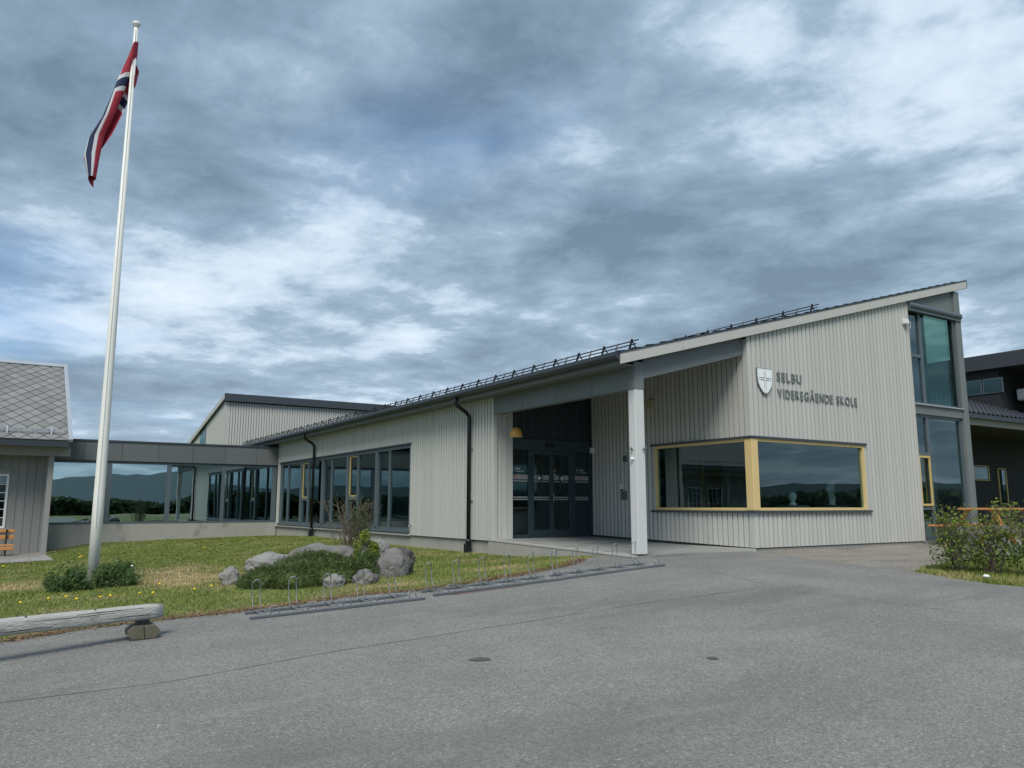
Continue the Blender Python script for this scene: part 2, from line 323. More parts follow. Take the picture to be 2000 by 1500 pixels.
# ------------------------------------------------------------------ terrain
def asph(x, y):
    xs = -np.log1p(np.exp(-np.clip((x+2.0)*1.5, -60, 60)))/1.5
    return -.06+.044*np.maximum(xs, -16)+.032*(np.clip(y, -14, 1.0)-.4)
_CP = [(-2.86, 5, -.25), (-2.86, 6.3, -.27), (-2.86, 10, -.26), (-2.86, 16.5, -.24), (-2.86, 21.3, -.36), (-7, 21.5, -.43), (-9.4, 21.5, -.50), (-10.3, 21.5, -.68),
 (-10.8, 20, -.79), (-12, 20, -.80), (-16, 20, -.83), (-22, 20, -.88), (-10.6, 5.4, -.58), (-7, 12, -.50), (-5.6, 4.6, -.38), (-14, 6, -.66), (-18, 3, -.74), (-22, 10, -.84), (-4, 3, -.30), (-8.5, 16, -.58)]
_EDGE = [(-30, 1.6), (-22, 1.0), (-16, .2), (-12.6, -.6), (-11, -.7), (-9.7, -.7), (-8, -.5), (-6, -.3), (-4.6, .2), (-3.4, .6), (-2.6, 1.2)]
_P = []; _Z = []
for x, y, z in _CP: _P.append((x, y)); _Z.append(z)
for x, y in _EDGE:
    for d in (0, -1.0): _P.append((x, y+d)); _Z.append(float(asph(np.array(x), np.array(y+d))))
_P = np.array(_P); _Z = np.array(_Z); _n = len(_P)
_A = np.zeros((_n+3, _n+3)); _A[:_n, :_n] = np.linalg.norm(_P[:, None]-_P[None], axis=2); _A[:_n, _n] = 1; _A[:_n, _n+1:] = _P; _A[_n, :_n] = 1; _A[_n+1:, :_n] = _P.T
_W = np.linalg.solve(_A, np.concatenate([_Z, np.zeros(3)]))
def H(x, y):
    x = np.atleast_1d(np.asarray(x, float)); y = np.atleast_1d(np.asarray(y, float)); out = np.empty(len(x))
    Q = np.stack([np.clip(x, -28, -2.6), np.clip(y, -3, 23)], 1)
    for i in range(0, len(x), 20000):
        q = Q[i:i+20000]; out[i:i+20000] = np.linalg.norm(q[:, None]-_P[None], axis=2)@_W[:_n]+_W[_n]+q@_W[_n+1:]
    ey = np.interp(x, [e[0] for e in _EDGE], [e[1] for e in _EDGE])
    t_ = np.clip((y-ey+.3)/.6, 0, 1); t_ = t_*t_*(3-2*t_); t_ = np.where(x > -2.45, 0, t_)
    mound = .20*np.exp(-((x+7.6)/.9)**2-((y-2.5)/1.0)**2)*t_
    return asph(x, y)*(1-t_)+out*t_+mound
def h1(x, y): return float(H(x, y)[0])
def dryness(x, y):
    d = np.zeros_like(x)
    for (a, b_, rx, ry, s_) in ((-9.2, 5.6, .9, 1.3, .9), (-11.6, 6.8, .7, 1.0, .8), (-8.7, 8.2, .7, .8, .4), (-11.6, 3.4, .6, .5, .35), (-9.2, 3.2, .5, .6, .4), (-7.0, .3, 1.6, .25, .45), (-4.6, 1.2, 1.0, .4, .4)):
        d += s_*np.exp(-((x-a)/rx)**2-((y-b_)/ry)**2)
    nn = np.array([noise.fractal(Vector((float(a)*1.1, float(b_)*1.1, 3.3)), 1.0, 2.0, 4) for a, b_ in zip(x, y)])
    return np.clip(d*(1.0+.9*nn)+np.clip(nn*.75-.02, 0, .6), 0, 1)
def set_attr(me, name, vals):
    a = me.attributes.new(name, 'FLOAT', 'POINT'); a.data.foreach_set('value', np.asarray(vals, np.float32))
gx = np.concatenate([-np.geomspace(6000, 34, 22), np.arange(-30, 16.1, .4), np.geomspace(20, 6000, 24)])
gy = np.concatenate([-np.geomspace(6000, 20, 24), np.arange(-16, 26.1, .4), np.geomspace(30, 6000, 22)])
GX, GY = np.meshgrid(gx, gy); zx = H(GX.ravel(), GY.ravel())-.012
nx, ny = len(gx), len(gy)
fs = [(j*nx+i, j*nx+i+1, (j+1)*nx+i+1, (j+1)*nx+i) for j in range(ny-1) for i in range(nx-1)]
me = bpy.data.meshes.new('ground'); me.from_pydata(np.stack([GX.ravel(), GY.ravel(), zx], 1).tolist(), [], fs); me.materials.append(M['soil'])
nearm = (np.abs(GX.ravel()+10) < 12) & (np.abs(GY.ravel()-8) < 16); dv = np.zeros(nx*ny); dv[nearm] = dryness(GX.ravel()[nearm], GY.ravel()[nearm]); set_attr(me, 'dry', dv)
me.polygons.foreach_set('use_smooth', [True]*len(me.polygons))
g_o = bpy.data.objects.new('ground', me); COL.objects.link(g_o); struct(g_o)
def inside(px, py, poly):
    poly = np.array(poly); r_ = np.zeros(len(px), bool); n_ = len(poly); j = n_-1
    for i in range(n_):
        xi, yi = poly[i]; xj, yj = poly[j]
        c_ = ((yi > py) != (yj > py)) & (px < (xj-xi)*(py-yi)/(yj-yi+1e-12)+xi); r_ ^= c_; j = i
    return r_
def sheet(name, poly, m, dz, step=.5, rough=.0):
    pts = []; n_ = len(poly)
    for i in range(n_):
        a = Vector(poly[i]); b_ = Vector(poly[(i+1) % n_]); k_ = max(1, int((b_-a).length/ (.18 if rough and (b_-a).length < 6 else step*2)))
        for q in range(k_):
            p = a.lerp(b_, q/k_)
            if rough and q: p = p+Vector((noise.noise(Vector((p.x*3, p.y*3, 1)))*rough, noise.noise(Vector((p.x*3, p.y*3, 7)))*rough))
            pts.append(p)
    nb = len(pts); P_ = np.array([p[:] for p in pts]); lo = P_.min(0); hi = P_.max(0)
    ax_ = np.arange(max(lo[0], -24), min(hi[0], 14), step); ay_ = np.arange(max(lo[1], -18), min(hi[1], 14), step)
    a_, b__ = np.meshgrid(ax_, ay_); a_ = a_.ravel(); b__ = b__.ravel(); k_ = inside(a_, b__, P_)
    allp = pts+[Vector((x, y)) for x, y in zip(a_[k_], b__[k_])]
    vv, ee, ff, *_ = geometry.delaunay_2d_cdt(allp, [(i, (i+1) % nb) for i in range(nb)], [], 1, 1e-5)
    vx = np.array([v_.x for v_ in vv]); vy = np.array([v_.y for v_ in vv]); z_ = H(vx, vy)+dz
    me = bpy.data.meshes.new(name); me.from_pydata(np.stack([vx, vy, z_], 1).tolist(), [], [list(f) for f in ff]); me.materials.append(M[m])
    me.polygons.foreach_set('use_smooth', [True]*len(me.polygons)); o = bpy.data.objects.new(name, me); COL.objects.link(o)
    bm = bmesh.new(); bm.from_mesh(me)
    for f in bm.faces:
        f.normal_update()
        if f.normal.z < 0: f.normal_flip()
    bm.to_mesh(me); bm.free(); return struct(o)
LAWN_EDGE = [(-30, 1.2), (-20, .2), (-14, -.7), (-12.0, -.86), (-11.3, -.62), (-10.4, -.6), (-9.6, -.64), (-8.85, -.55), (-8.1, -.42), (-7.4, -.6), (-6.2, -.43), (-5.4, -.23), (-4.2, .2), (-3.5, .75), (-2.93, 1.05)]
ASPH = LAWN_EDGE+[(-2.95, .16), (.02, .03), (-.05, -.31), (-.36, -1.6), (-.52, -2.7), (-.56, -3.42), (-.88, -4.1), (-1.02, -4.64), (-.98, -5.2), (-.6, -6.6), (.8, -9), (6, -14), (20, -30), (22, -70), (-45, -70), (-45, 1.6)]
sheet('asphalt', ASPH, 'asphalt', .004, .5, .07)
YARD = [(.02, .03), (5.6, .03), (8.0, .1), (20, .1), (20, -2.2), (6, -2.4), (2.0, -2.7), (.9, -2.95), (.2, -3.1), (-.56, -3.42), (-.52, -2.7), (-.36, -1.6), (-.05, -.31)]
sheet('gravel_yard', YARD, 'gravel', .0, .5, .05)
def strip(name, pts, wd, m, dz=.009):
    mb = MB(); P_ = []
    for a, b_ in zip(pts[:-1], pts[1:]):
        n_ = max(2, int((Vector(b_)-Vector(a)).length/.12)); P_ += [Vector(a).lerp(Vector(b_), i/n_) for i in range(n_)]
    vs = []; 
    for i, p in enumerate(P_):
        d = (P_[min(i+1, len(P_)-1)]-P_[max(i-1, 0)]).normalized(); nrm = Vector((-d.y, d.x))
        p = p+nrm*(noise.noise(Vector((p.x*1.2, p.y*1.2, 4)))*.02+noise.noise(Vector((p.x*9, p.y*9, 8)))*.012); w_ = wd*(.35+.9*abs(noise.noise(Vector((p.x*5, p.y*5, 2)))))
        for s_ in (-1, 1): q = p+nrm*w_*s_*.5; vs.append((q.x, q.y, h1(q.x, q.y)+dz))
    mb.add(vs, [(2*i, 2*i+2, 2*i+3, 2*i+1) for i in range(len(P_)-1)]); return struct(fixn(mb.build(name, m)))
strip('asphalt_seam', [(-16, -3.2), (-12, -3.3), (-10.9, -3.45), (-9.55, -3.27), (-7.57, -3.23), (-5.76, -3.17), (-3.8, -3.31)], .024, 'seam')
strip('asphalt_seam', [(-3.8, -3.31), (-3.52, -4.3), (-3.5, -5.9)], .022, 'paleseam')
strip('asphalt_seam', [(-2.55, -.1), (-3.08, -1.87), (-3.5, -3.13)], .022, 'paleseam')
def blot(name, x, y, r_, m, asp=1.0):
    mb = MB(); n_ = 22; vs = []
    for k in range(n_):
        a = 2*math.pi*k/n_; rr = r_*(1+.7*noise.noise(Vector((math.cos(a)*1.8+x, math.sin(a)*1.4+y, 1)))); px = x+rr*math.cos(a)*asp; py = y+rr*math.sin(a); vs.append((px, py, h1(px, py)+.010))
    return struct(mb.add(vs, [tuple(range(n_))]).build(name, m))
blot('tar_patch', -8.60, -4.33, .06, 'tar', 1.5); blot('tar_patch', -7.04, -5.48, .038, 'tar', 1.4); blot('tar_patch', -4.75, -7.35, .035, 'tar', 1.3)

# hills round the horizon (seen in the window panes)
mb = MB(); nseg = 220
for ring, (r0, base, amp) in enumerate(((1500, 18, 26), (3200, 75, 75))):
    o_ = len(mb.v)
    for k in range(nseg):
        a = 2*math.pi*k/nseg; hgt = base+amp*(noise.fractal(Vector((math.cos(a)*2.2, math.sin(a)*2.2, ring*7.0)), 1.0, 2.0, 5))
        for rr, hh in ((r0*.8, -12), (r0, max(6, hgt)), (r0*1.25, -12)): mb.v.append((rr*math.cos(a), rr*math.sin(a), hh))
    for k in range(nseg):
        a, b_ = o_+3*k, o_+3*((k+1) % nseg); mb.f += [(a, b_, b_+1, a+1), (a+1, b_+1, b_+2, a+2)]
struct(fixn(mb.build('hills', 'far', smooth=True)))

# ------------------------------------------------------------------ school building
ZR = lambda x: 4.10+.267*x                       # underside of the roof along the gable
LX = -2.86; YB = 27.0; XW = 5.67; XE = 8.03
sb = thing('school_building', 'pale grey board-clad school building with a single-pitch roof rising to the right', 'building', (0, 0, 0))
# gable wall
gh = [(-.01, 3.62, .70, 2.09)]
gw = wallmesh('x', .033, .16, .033, XW, K(-.12), lambda s: ZR(s)-.005, gh).build('gable_wall', 'paint_back', sb)
boards(gw, 'x', 0, 0, XW-.03, K(0.0), lambda s: ZR(s)+.02, [(-.01, 3.66, .655, 2.10)])
# side wall of the entrance recess
zt_side = lambda s: .021*s
sw = wallmesh('y', .033, .16, .16, 4.98, K(-.12), K(4.06), [(.1, 2.74, .70, 2.09)]).build('recess_wall', 'paint_back', sb)
boards(sw, 'y', 0, .034, 4.95, zt_side, K(4.05), [(0, 2.80, .655, 2.10)])
# long wall
lw = wallmesh('y', LX+.037, LX+.16, 4.92, YB, K(.0), K(3.33), [(9.24, 21.12, .12, 2.44)]).build('long_wall', 'paint_back', sb)
boards(lw, 'y', LX, 4.90, 21.52, K(.02), K(3.34), [(9.20, 21.16, .06, 2.46)], gap=.032, th=.036)
cbox('corner_board', 'paint_flat', sb, LX-.012, LX+.10, 4.872, 4.899, .015, 3.33)
rw = box('return_wall', 'paint_back', sb, LX+.12, -2.36, 4.94, 5.3, .02, 3.33)
for i in range(3): box('board', 'paint', rw, LX+.105+i*.148, LX+.105+i*.148+.137, 4.918, 4.94, .025, 3.34)
box('end_wall', 'paint_back', sb, LX+.16, XE, YB-.16, YB, -.1, 3.3)
box('east_wall', 'paint_back', sb, XE-.2, XE-.04, .9, YB-.16, -.1, 6.2)
# interior
box('floor', 'inner_floor', sb, LX+.16, XE-.2, 5.3, YB-.16, -.05, .02); box('floor', 'inner_floor', sb, .16, XE-.2, .16, 5.3, -.05, .015)
box('interior_wall', 'inner', sb, .9, 1.0, 5.7, YB-.2, .02, 4.25); box('interior_wall', 'inner_room', sb, 1.0, XE-.2, 6.5, 6.6, .02, 4.3); box('interior_wall', 'inner_room', sb, 7.66, 7.78, 1.4, 6.5, .02, 2.94)
iw = box('interior_wall', 'inner_room', sb, .16, .3, 5.0, 6.5, .02, 4.1)
for (x0, x1) in ((2.9, 3.85),):
    d_ = box('interior_door', 'door', sb, x0, x1, 6.44, 6.5, .02, 2.1); box('door_frame', 'inner_pale', d_, x0-.07, x0, 6.42, 6.5, .02, 2.17); box('door_frame', 'inner_pale', d_, x1, x1+.07, 6.42, 6.5, .02, 2.17)
d_ = box('interior_door', 'black', sb, 5.4, 6.2, 6.44, 6.5, .02, 2.1); box('door_frame', 'yellow2', d_, 5.3, 5.4, 6.42, 6.5, .02, 2.17)
# plinths and terrace
box('plinth', 'concrete', sb, LX+.05, LX+.3, 4.95, 21.5, -.8, .012)
box('plinth', 'concrete', sb, .03, XW, .03, .12, -.5, -.02); box('plinth', 'concrete', sb, XW, XE, .02, .2, -.5, .0)
tz = lambda y: -.055+.0235*(y-.1)
tr_ = MB().hexa([(-2.93, .13, -.6), (-.002, .02, -.6), (-.002, 5.1, -.6), (-2.93, 4.91, -.6), (-2.93, .13, tz(.13)), (-.002, .02, tz(.02)), (-.002, 5.1, tz(5.0)), (-2.93, 4.91, tz(4.91))]).build('terrace', 'terrace', sb)
box('paving_joint', 'tar', tr_, -2.9, -.01, 2.55, 2.556, -.02, tz(2.55)+.002)
MB().hexa([(-2.965, .12, -.6), (-2.93, .12, -.6), (-2.93, 4.91, -.6), (-2.965, 4.91, -.6), (-2.965, .12, tz(.12)-.03), (-2.93, .12, tz(.12)-.03), (-2.93, 4.91, tz(4.91)-.03), (-2.965, 4.91, tz(4.91)-.03)]).build('terrace_side', 'concrete', tr_)
MB().hexa([(-2.975, .11, tz(.1)-.028), (-2.88, .11, tz(.1)-.028), (-2.88, 4.90, tz(4.9)-.028), (-2.975, 4.90, tz(4.9)-.028), (-2.975, .11, tz(.1)+.004), (-2.88, .11, tz(.1)+.004), (-2.88, 4.90, tz(4.9)+.004), (-2.975, 4.90, tz(4.9)+.004)]).build('terrace_edge', 'edge', tr_)
box('kerb', 'edge', sb, -.055, -.003, .0, 2.6, -.3, -.012)
# roof
def slab(x0, x1, y0, y1, lo, hi): return MB().hexa([(x0, y0, ZR(x0)+lo), (x1, y0, ZR(x1)+lo), (x1, y1, ZR(x1)+lo), (x0, y1, ZR(x0)+lo), (x0, y0, ZR(x0)+hi), (x1, y0, ZR(x1)+hi), (x1, y1, ZR(x1)+hi), (x0, y1, ZR(x0)+hi)])
rf = slab(-3.22, 8.33, -.03, YB+.3, .012, .17).build('roof', 'flash', sb)
fc = slab(-3.30, 8.36, -.08, -.035, 0.0, .185).build('verge_board', 'paint_flat', rf); slab(-3.31, 8.38, -.09, .05, .187, .215).build('verge_flashing', 'flash', rf)
MB().hexa([(8.361, -.085, ZR(8.36)-.002), (8.385, -.085, ZR(8.36)-.002), (8.385, YB, ZR(8.36)-.002), (8.361, YB, ZR(8.36)-.002), (8.361, -.085, ZR(8.36)+.19), (8.385, -.085, ZR(8.36)+.19), (8.385, YB, ZR(8.36)+.19), (8.361, YB, ZR(8.36)+.19)]).build('ridge_board', 'flash', rf)
# tiled surface: waves across, steps between the courses
mb = MB(); ys = np.arange(.06, YB+.2, .05); xs = []
for k in range(33): xs += [(-3.28+k*.35, .215), (-3.28+k*.35+.345, .183)]
for (x, off) in xs:
    for y in ys: mb.v.append((x, y, ZR(x)+off+.034*math.sin(2*math.pi*y/.30)))
ny_ = len(ys)
for i in range(len(xs)-1):
    for j in range(ny_-1): mb.f.append((i*ny_+j, (i+1)*ny_+j, (i+1)*ny_+j+1, i*ny_+j+1))
for j in range(ny_-1):
    a, b_ = mb.v[j], mb.v[j+1]; mb.add([(a[0], a[1], a[2]-.028), (b_[0], b_[1], b_[2]-.028), b_, a], [(0, 1, 2, 3)])
mb.build('roof_tiles', 'tile', rf, kind='stuff')
# eaves: fascia, gutter, downpipes
box('eaves_board', 'slate_panel', rf, -3.24, -3.222, .0, YB+.25, 3.225, 3.41)
box('soffit', 'slate_panel', rf, -3.22, LX-.012, .06, YB+.2, 3.235, 3.255)
gp = [(-3.345+.062*math.cos(a), 3.42+.075*math.sin(a)) for a in np.linspace(math.pi, 2*math.pi, 9)]+[(-3.291, 3.42), (-3.40, 3.42)][:1]
gt = MB().prism([(-3.40, 3.43), (-3.40, 3.36), (-3.385, 3.325), (-3.35, 3.305), (-3.30, 3.305), (-3.245, 3.33), (-3.245, 3.43)], 'y', -.03, YB+.3).build('gutter', 'gutter', sb); fixn(gt)
for y in (5.87, 16.95):
    dp = MB().tube([(-3.31, y, 3.32), (-3.31, y, 3.20), (-3.27, y, 3.12), (-3.03, y, 2.98), (-2.945, y, 2.90), (-2.935, y, 2.80), (-2.935, y, -.04)], .047, 12).build('downpipe', 'pipe', sb, True)
    MB().lathe([(.05, -.08), (.068, -.07), (.068, .02), (.05, .03)], -2.935, y, 12).build('pipe_collar', 'pipe', dp, True)
    MB().cbox(-3.02, -2.87, y-.05, y+.075, h1(-2.95, y)-.03, -.07, .015).build('drain_shoe', 'pipe', dp)
    for zc in (.9, 2.1): box('pipe_bracket', 'galv', dp, -2.885, -2.862, y-.075, y+.075, zc, zc+.02)
def snow_guard(x, y0, y1, n_, top):
    sg = MB().tube([(x, y0-.12, ZR(x)+.36), (x, y1, ZR(x)+.36)], .011, 6).tube([(x-.045, y0-.10, ZR(x)+.285), (x-.045, y1, ZR(x)+.285)], .011, 6).build('snow_guard', 'iron', rf)
    b0 = None
    for i in range(n_):
        y = y0+.06+i*.77
        if y > y1: break
        if b0 is None:
            b0 = MB().hexa([(x-.10, y-.02, ZR(x-.1)+.19), (x-.065, y-.02, ZR(x-.1)+.19), (x-.065, y+.0, ZR(x-.1)+.19), (x-.10, y+.0, ZR(x-.1)+.19), (x-.02, y-.02, ZR(x)+.40), (x+.02, y-.02, ZR(x)+.40), (x+.02, y, ZR(x)+.40), (x-.02, y, ZR(x)+.40)]).tube([(x, y, ZR(x)+.38), (x+.16, y+.05, ZR(x+.16)+.2)], .012, 6).build('bracket', 'iron', sg); yb0 = y
        else:
            c_ = b0.copy(); COL.objects.link(c_); c_.parent = sg; c_.location = (0, y-yb0, 0)
        if i % 1 == 0:
            c2 = MB().tube([(x-.06, y+.385, ZR(x)+.22), (x+.01, y+.385, ZR(x)+.385)], .012, 5).build('rail_clip', 'iron', sg) if i == 0 else None
            if c2: clip0 = c2
            else: c3 = clip0.copy(); COL.objects.link(c3); c3.parent = sg; c3.location = (0, y-yb0, 0)
snow_guard(-2.92, .02, YB, 35, 0); snow_guard(2.6, .30, YB, 6, 0)
# beams and column at the entrance
bm_ = box('entrance_beam', 'slate_panel', sb, LX+.012, -2.64, .112, 4.868, 2.855, 3.325)
for (y0, y1) in ((.105, 1.284), (1.296, 2.484), (2.496, 3.664), (3.676, 4.865)): box('beam_panel', 'slate_panel', bm_, LX-.012, LX+.012, y0, y1, 2.84, 3.325)
box('beam_end_panel', 'slate_panel', bm_, LX+.014, -2.645, .098, .112, 2.84, 3.33)
MB().hexa([(-2.635, .105, ZR(-2.635)-.36), (-.003, .105, ZR(0)-.36), (-.003, .30, ZR(0)-.36), (-2.635, .30, ZR(-2.635)-.36), (-2.635, .105, ZR(-2.635)-.004), (-.003, .105, ZR(0)-.004), (-.003, .30, ZR(0)-.004), (-2.635, .30, ZR(-2.635)-.004)]).build('gable_beam', 'slate_panel', sb)
cl = cbox('column', 'column', sb, LX+.004, -2.645, .104, .285, -.035, 2.838); box('column_foot', 'black', cl, LX+.06, LX+.14, .14, .24, -.09, -.03)
for (px, py, s_) in ((LX-.012, .20, -1), (-2.70, .085, 1)):
    MB().tube([(px, py, 1.77), (px-.05 if s_ < 0 else px+.01, py-.02 if s_ < 0 else py-.05, 1.80)], .022, 8).build('camera_spot', 'galv', cl)
MB().lathe([(.005, 1.64), (.035, 1.60), (.008, 1.56)], LX-.02, .19, 8).build('small_horn', 'white', cl)
# recess ceiling and dark door wall
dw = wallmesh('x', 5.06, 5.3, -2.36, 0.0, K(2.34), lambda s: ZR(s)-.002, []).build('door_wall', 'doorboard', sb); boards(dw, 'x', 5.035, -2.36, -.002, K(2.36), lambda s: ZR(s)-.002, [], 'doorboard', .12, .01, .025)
MB().hexa([(-2.62, .31, ZR(-2.62)-.03), (-.003, .31, ZR(0)-.03), (-.003, 5.03, ZR(0)-.03), (-2.62, 5.03, ZR(-2.62)-.03), (-2.62, .31, ZR(-2.62)-.006), (-.003, .31, ZR(0)-.006), (-.003, 5.03, ZR(0)-.006), (-2.62, 5.03, ZR(-2.62)-.006)]).build('recess_ceiling', 'doorboard', sb)  # ceiling given a dark colour that stands in for the recess shade
# entrance doors
ed = thing('entrance_doors', 'dark slate glazed sliding double doors in the recessed entrance', 'door', (-1.2, 5.0, .06))
fr = MB().box(-2.36, -.004, 4.985, 5.06, 2.08, 2.34)
for x0, x1 in ((-2.36, -2.33), (-1.84, -1.76), (-.62, -.49), (-.06, -.004)): fr.box(x0, x1, 4.99, 5.055, .08, 2.08)
fr.box(-2.33, -1.84, 4.992, 5.05, .05, .14); fr.box(-.49, -.06, 4.992, 5.05, .05, .14)
frm = fr.build('door_frame', 'door', ed)
box('operator_cover', 'black', ed, -1.35, -1.10, 4.955, 4.985, 2.16, 2.25)
def pane(parent, x0, x1, z0, z1, y, m='glass_door'): return box('pane', m, parent, x0, x1, y, y+.008, z0, z1)
pane(ed, -2.33, -1.84, .14, 2.08, 5.02); pane(ed, -.49, -.06, .14, 2.08, 5.02)
leaves = []
for x0, x1 in ((-1.76, -1.19), (-1.19, -.62)):
    lf = MB().box(x0, x0+.065, 4.975, 5.02, .065, 2.07).box(x1-.065, x1, 4.975, 5.02, .065, 2.07).box(x0+.065, x1-.065, 4.975, 5.02, 1.99, 2.07).box(x0+.065, x1-.065, 4.975, 5.02, .065, .24).build('door_leaf', 'door', ed)
    pane(lf, x0+.065, x1-.065, .24, 1.99, 4.995)
    leaves.append(lf)
MB().tube([(-1.16, 4.94, .88), (-1.16, 4.94, 1.10)], .012, 8).build('handle', 'galv', leaves[1])
def film(parent, x0, x1, y, zz_, m='film', name='film_stripe'):
    for a, b_ in zz_: box(name, m, parent, x0, x1, y-.004, y-.001, a, b_)
FZ = [(1.40, 1.505), (1.345, 1.372), (.975, 1.003), (.925, .953)]
film(ed, -2.33, -1.845, 5.02, FZ); film(ed, -.485, -.065, 5.02, FZ); film(leaves[0], -1.69, -1.26, 4.995, FZ); film(leaves[1], -1.12, -.69, 4.995, FZ)
def disc(parent, x, z, y, r_, name, m): return MB().prism([(x+r_*math.cos(a), z+r_*math.sin(a)) for a in np.linspace(0, 2*math.pi, 25)[:-1]], 'y', y-.003, y).build(name, m, parent)
for lf, x, s_ in ((leaves[0], -1.52, -1), (leaves[1], -.90, 1)):
    dk = disc(lf, x, 1.435, 4.990, .085, 'arrow_disc', 'black')
    MB().prism([(x-s_*.055, 1.422), (x-s_*.055, 1.448), (x+s_*.02, 1.448), (x+s_*.02, 1.422)], 'y', 4.984, 4.986).prism([(x-s_*.005, 1.49), (x+s_*.03, 1.49), (x+s_*.066, 1.435), (x+s_*.03, 1.38), (x-s_*.005, 1.38), (x+s_*.032, 1.435)], 'y', 4.983, 4.9845).build('arrow', 'white', lf)
film(leaves[1], -1.115, -1.065, 4.995, [(1.60, 1.63), (1.52, 1.55)], 'yellow2', 'yellow_sticker')
# text helper
_tc = {}
def glyphs(body, size, wscale=1.0, ext=0.0, off=0.0):
    cu = bpy.data.curves.new('txt', 'FONT'); cu.body = body; cu.size = size; cu.extrude = ext; cu.offset = off; cu.resolution_u = 3
    ob = bpy.data.objects.new('txt', cu); COL.objects.link(ob); dg = bpy.context.evaluated_depsgraph_get(); me = bpy.data.meshes.new_from_object(ob.evaluated_get(dg))
    V_ = [(v_.co.x*wscale, v_.co.y, v_.co.z) for v_ in me.vertices]; F_ = [tuple(p.vertices) for p in me.polygons]
    bpy.data.objects.remove(ob); bpy.data.curves.remove(cu); bpy.data.meshes.remove(me); return V_, F_
def put_text(parent, body, x, z, y, size, ws, m, name='lettering'):
    V_, F_ = glyphs(body, size, ws, .0008); MB().add([(x+a, y-c_, z+b_) for a, b_, c_ in V_], F_).build(name, m, parent)
def shield_pts(x, z, w_, h_, n_=10):
    r_ = [(x, z+h_), (x+w_, z+h_)]
    for k in range(1, n_+1): t_ = k/n_; r_.append((x+w_/2+w_/2*math.cos(t_*math.pi/2)**.75 if t_ < 1 else x+w_/2, z+h_*(1-.32-.68*t_)+h_*.0))
    pts_ = [(x, z+h_), (x+w_, z+h_), (x+w_, z+h_*.62)]
    for t_ in (.2, .4, .6, .8, 1.0): pts_.append((x+w_/2+w_/2*math.cos(t_*math.pi/2)**.8 if t_ < 1 else x+w_/2, z+h_*.62*(1-t_)))
    for t_ in (.8, .6, .4, .2, 0): pts_.append((x+w_/2-w_/2*math.cos(t_*math.pi/2)**.8, z+h_*.62*(1-t_)))
    return pts_[::-1]
for x in (-2.29, -.44):
    po = shield_pts(x, 1.56, .10, .12); cxx, czz = x+.05, 1.625
    mb = MB(); n_ = len(po)
    for i in range(n_):
        a, b_ = po[i], po[(i+1) % n_]; a2 = (cxx+(a[0]-cxx)*.86, czz+(a[1]-czz)*.86); b2 = (cxx+(b_[0]-cxx)*.86, czz+(b_[1]-czz)*.86)
        mb.quad((a[0], 5.017, a[1]), (b_[0], 5.017, b_[1]), (b2[0], 5.017, b2[1]), (a2[0], 5.017, a2[1]))
    mb.box(x+.045, x+.055, 5.016, 5.018, 1.575, 1.67).box(x+.01, x+.09, 5.0165, 5.0185, 1.63, 1.639); mb.build('emblem_print', 'film', ed)
    put_text(ed, 'Selbu', x+.115, 1.625, 5.016, .062, .9, 'white'); put_text(ed, 'videregående skole', x+.115, 1.575, 5.016, .034, .85, 'white')
    for (dx, dz, w_, h_) in ((.06, .045, .03, .03), (.075, .01, .012, .05), (.10, .03, .03, .045), (.115, -.005, .012, .05), (.15, .0, .035, .03), (.245, .03, .05, .012), (.29, .045, .03, .03), (.27, .02, .02, .015)):
        k_ = .9 if x > -1 else 1; MB().prism([(x+dx*k_, 1.425+dz), (x+(dx+w_)*k_, 1.425+dz+h_*.1), (x+(dx+w_*.8)*k_, 1.425+dz+h_), (x+dx*k_, 1.425+dz+h_*.8)], 'y', 5.0125, 5.014).build('red_figure', 'red', ed)
# small fittings on the recess wall
tag(cbox('sensor_box', 'white', None, -.06, -.001, 4.82, 4.95, 2.06, 2.20), 'small white sensor box beside the dark doors', 'sensor')
tag(cbox('wall_vent', 'frame', None, -.03, -.001, 3.62, 3.76, 1.80, 1.94), 'small dark square plate on the recess wall left of the white column', 'plate')
kb = thing('intercom', 'small grey intercom box with a bell button on the recess wall', 'intercom', (0, 3.75, 1.0))
cbox('housing', 'galv_rail', kb, -.06, -.001, 3.66, 3.80, .93, 1.12); cbox('bell_button', 'white', kb, -.04, -.001, 3.80, 3.85, 1.17, 1.29); box('button_base', 'black', kb, -.045, -.001, 3.795, 3.855, 1.14, 1.168)
tag(cbox('wall_lamp_box', 'box_beige', None, -.10, -.001, 2.66, 2.86, 2.94, 3.13), 'square beige lamp box high on the recess wall', 'lamp')
lp = thing('dome_lamp', 'amber dome lamp hanging in the dark entrance recess', 'lamp', (-2.40, 4.55, 2.3))
MB().lathe([(.14, 2.34), (.142, 2.38), (.13, 2.44), (.10, 2.50), (.05, 2.53), (.01, 2.54)], -2.47, 4.55, 20).build('dome', 'amber', lp, True); MB().lathe([(.145, 2.32), (.145, 2.345)], -2.47, 4.55, 20).build('rim', 'yellow2', lp)
MB().tube([(-2.47, 4.55, 2.54), (-2.47, 4.55, 3.19)], .008, 6).build('cable', 'black', lp)
tag(fixn(MB().tube([(LX-.001, 9.09, .27), (LX-.06, 9.09, .27), (LX-.075, 9.09, .24)], .018, 8).tube([(LX-.05, 9.06, .31), (LX-.05, 9.13, .31)], .01, 6).build('water_tap', 'galv')), 'small grey outdoor tap low on the pale wall right of the long window', 'tap')
wc = thing('wall_camera', 'small white wall camera high at the right edge of the gable wall', 'camera', (5.5, 0, 5.1))
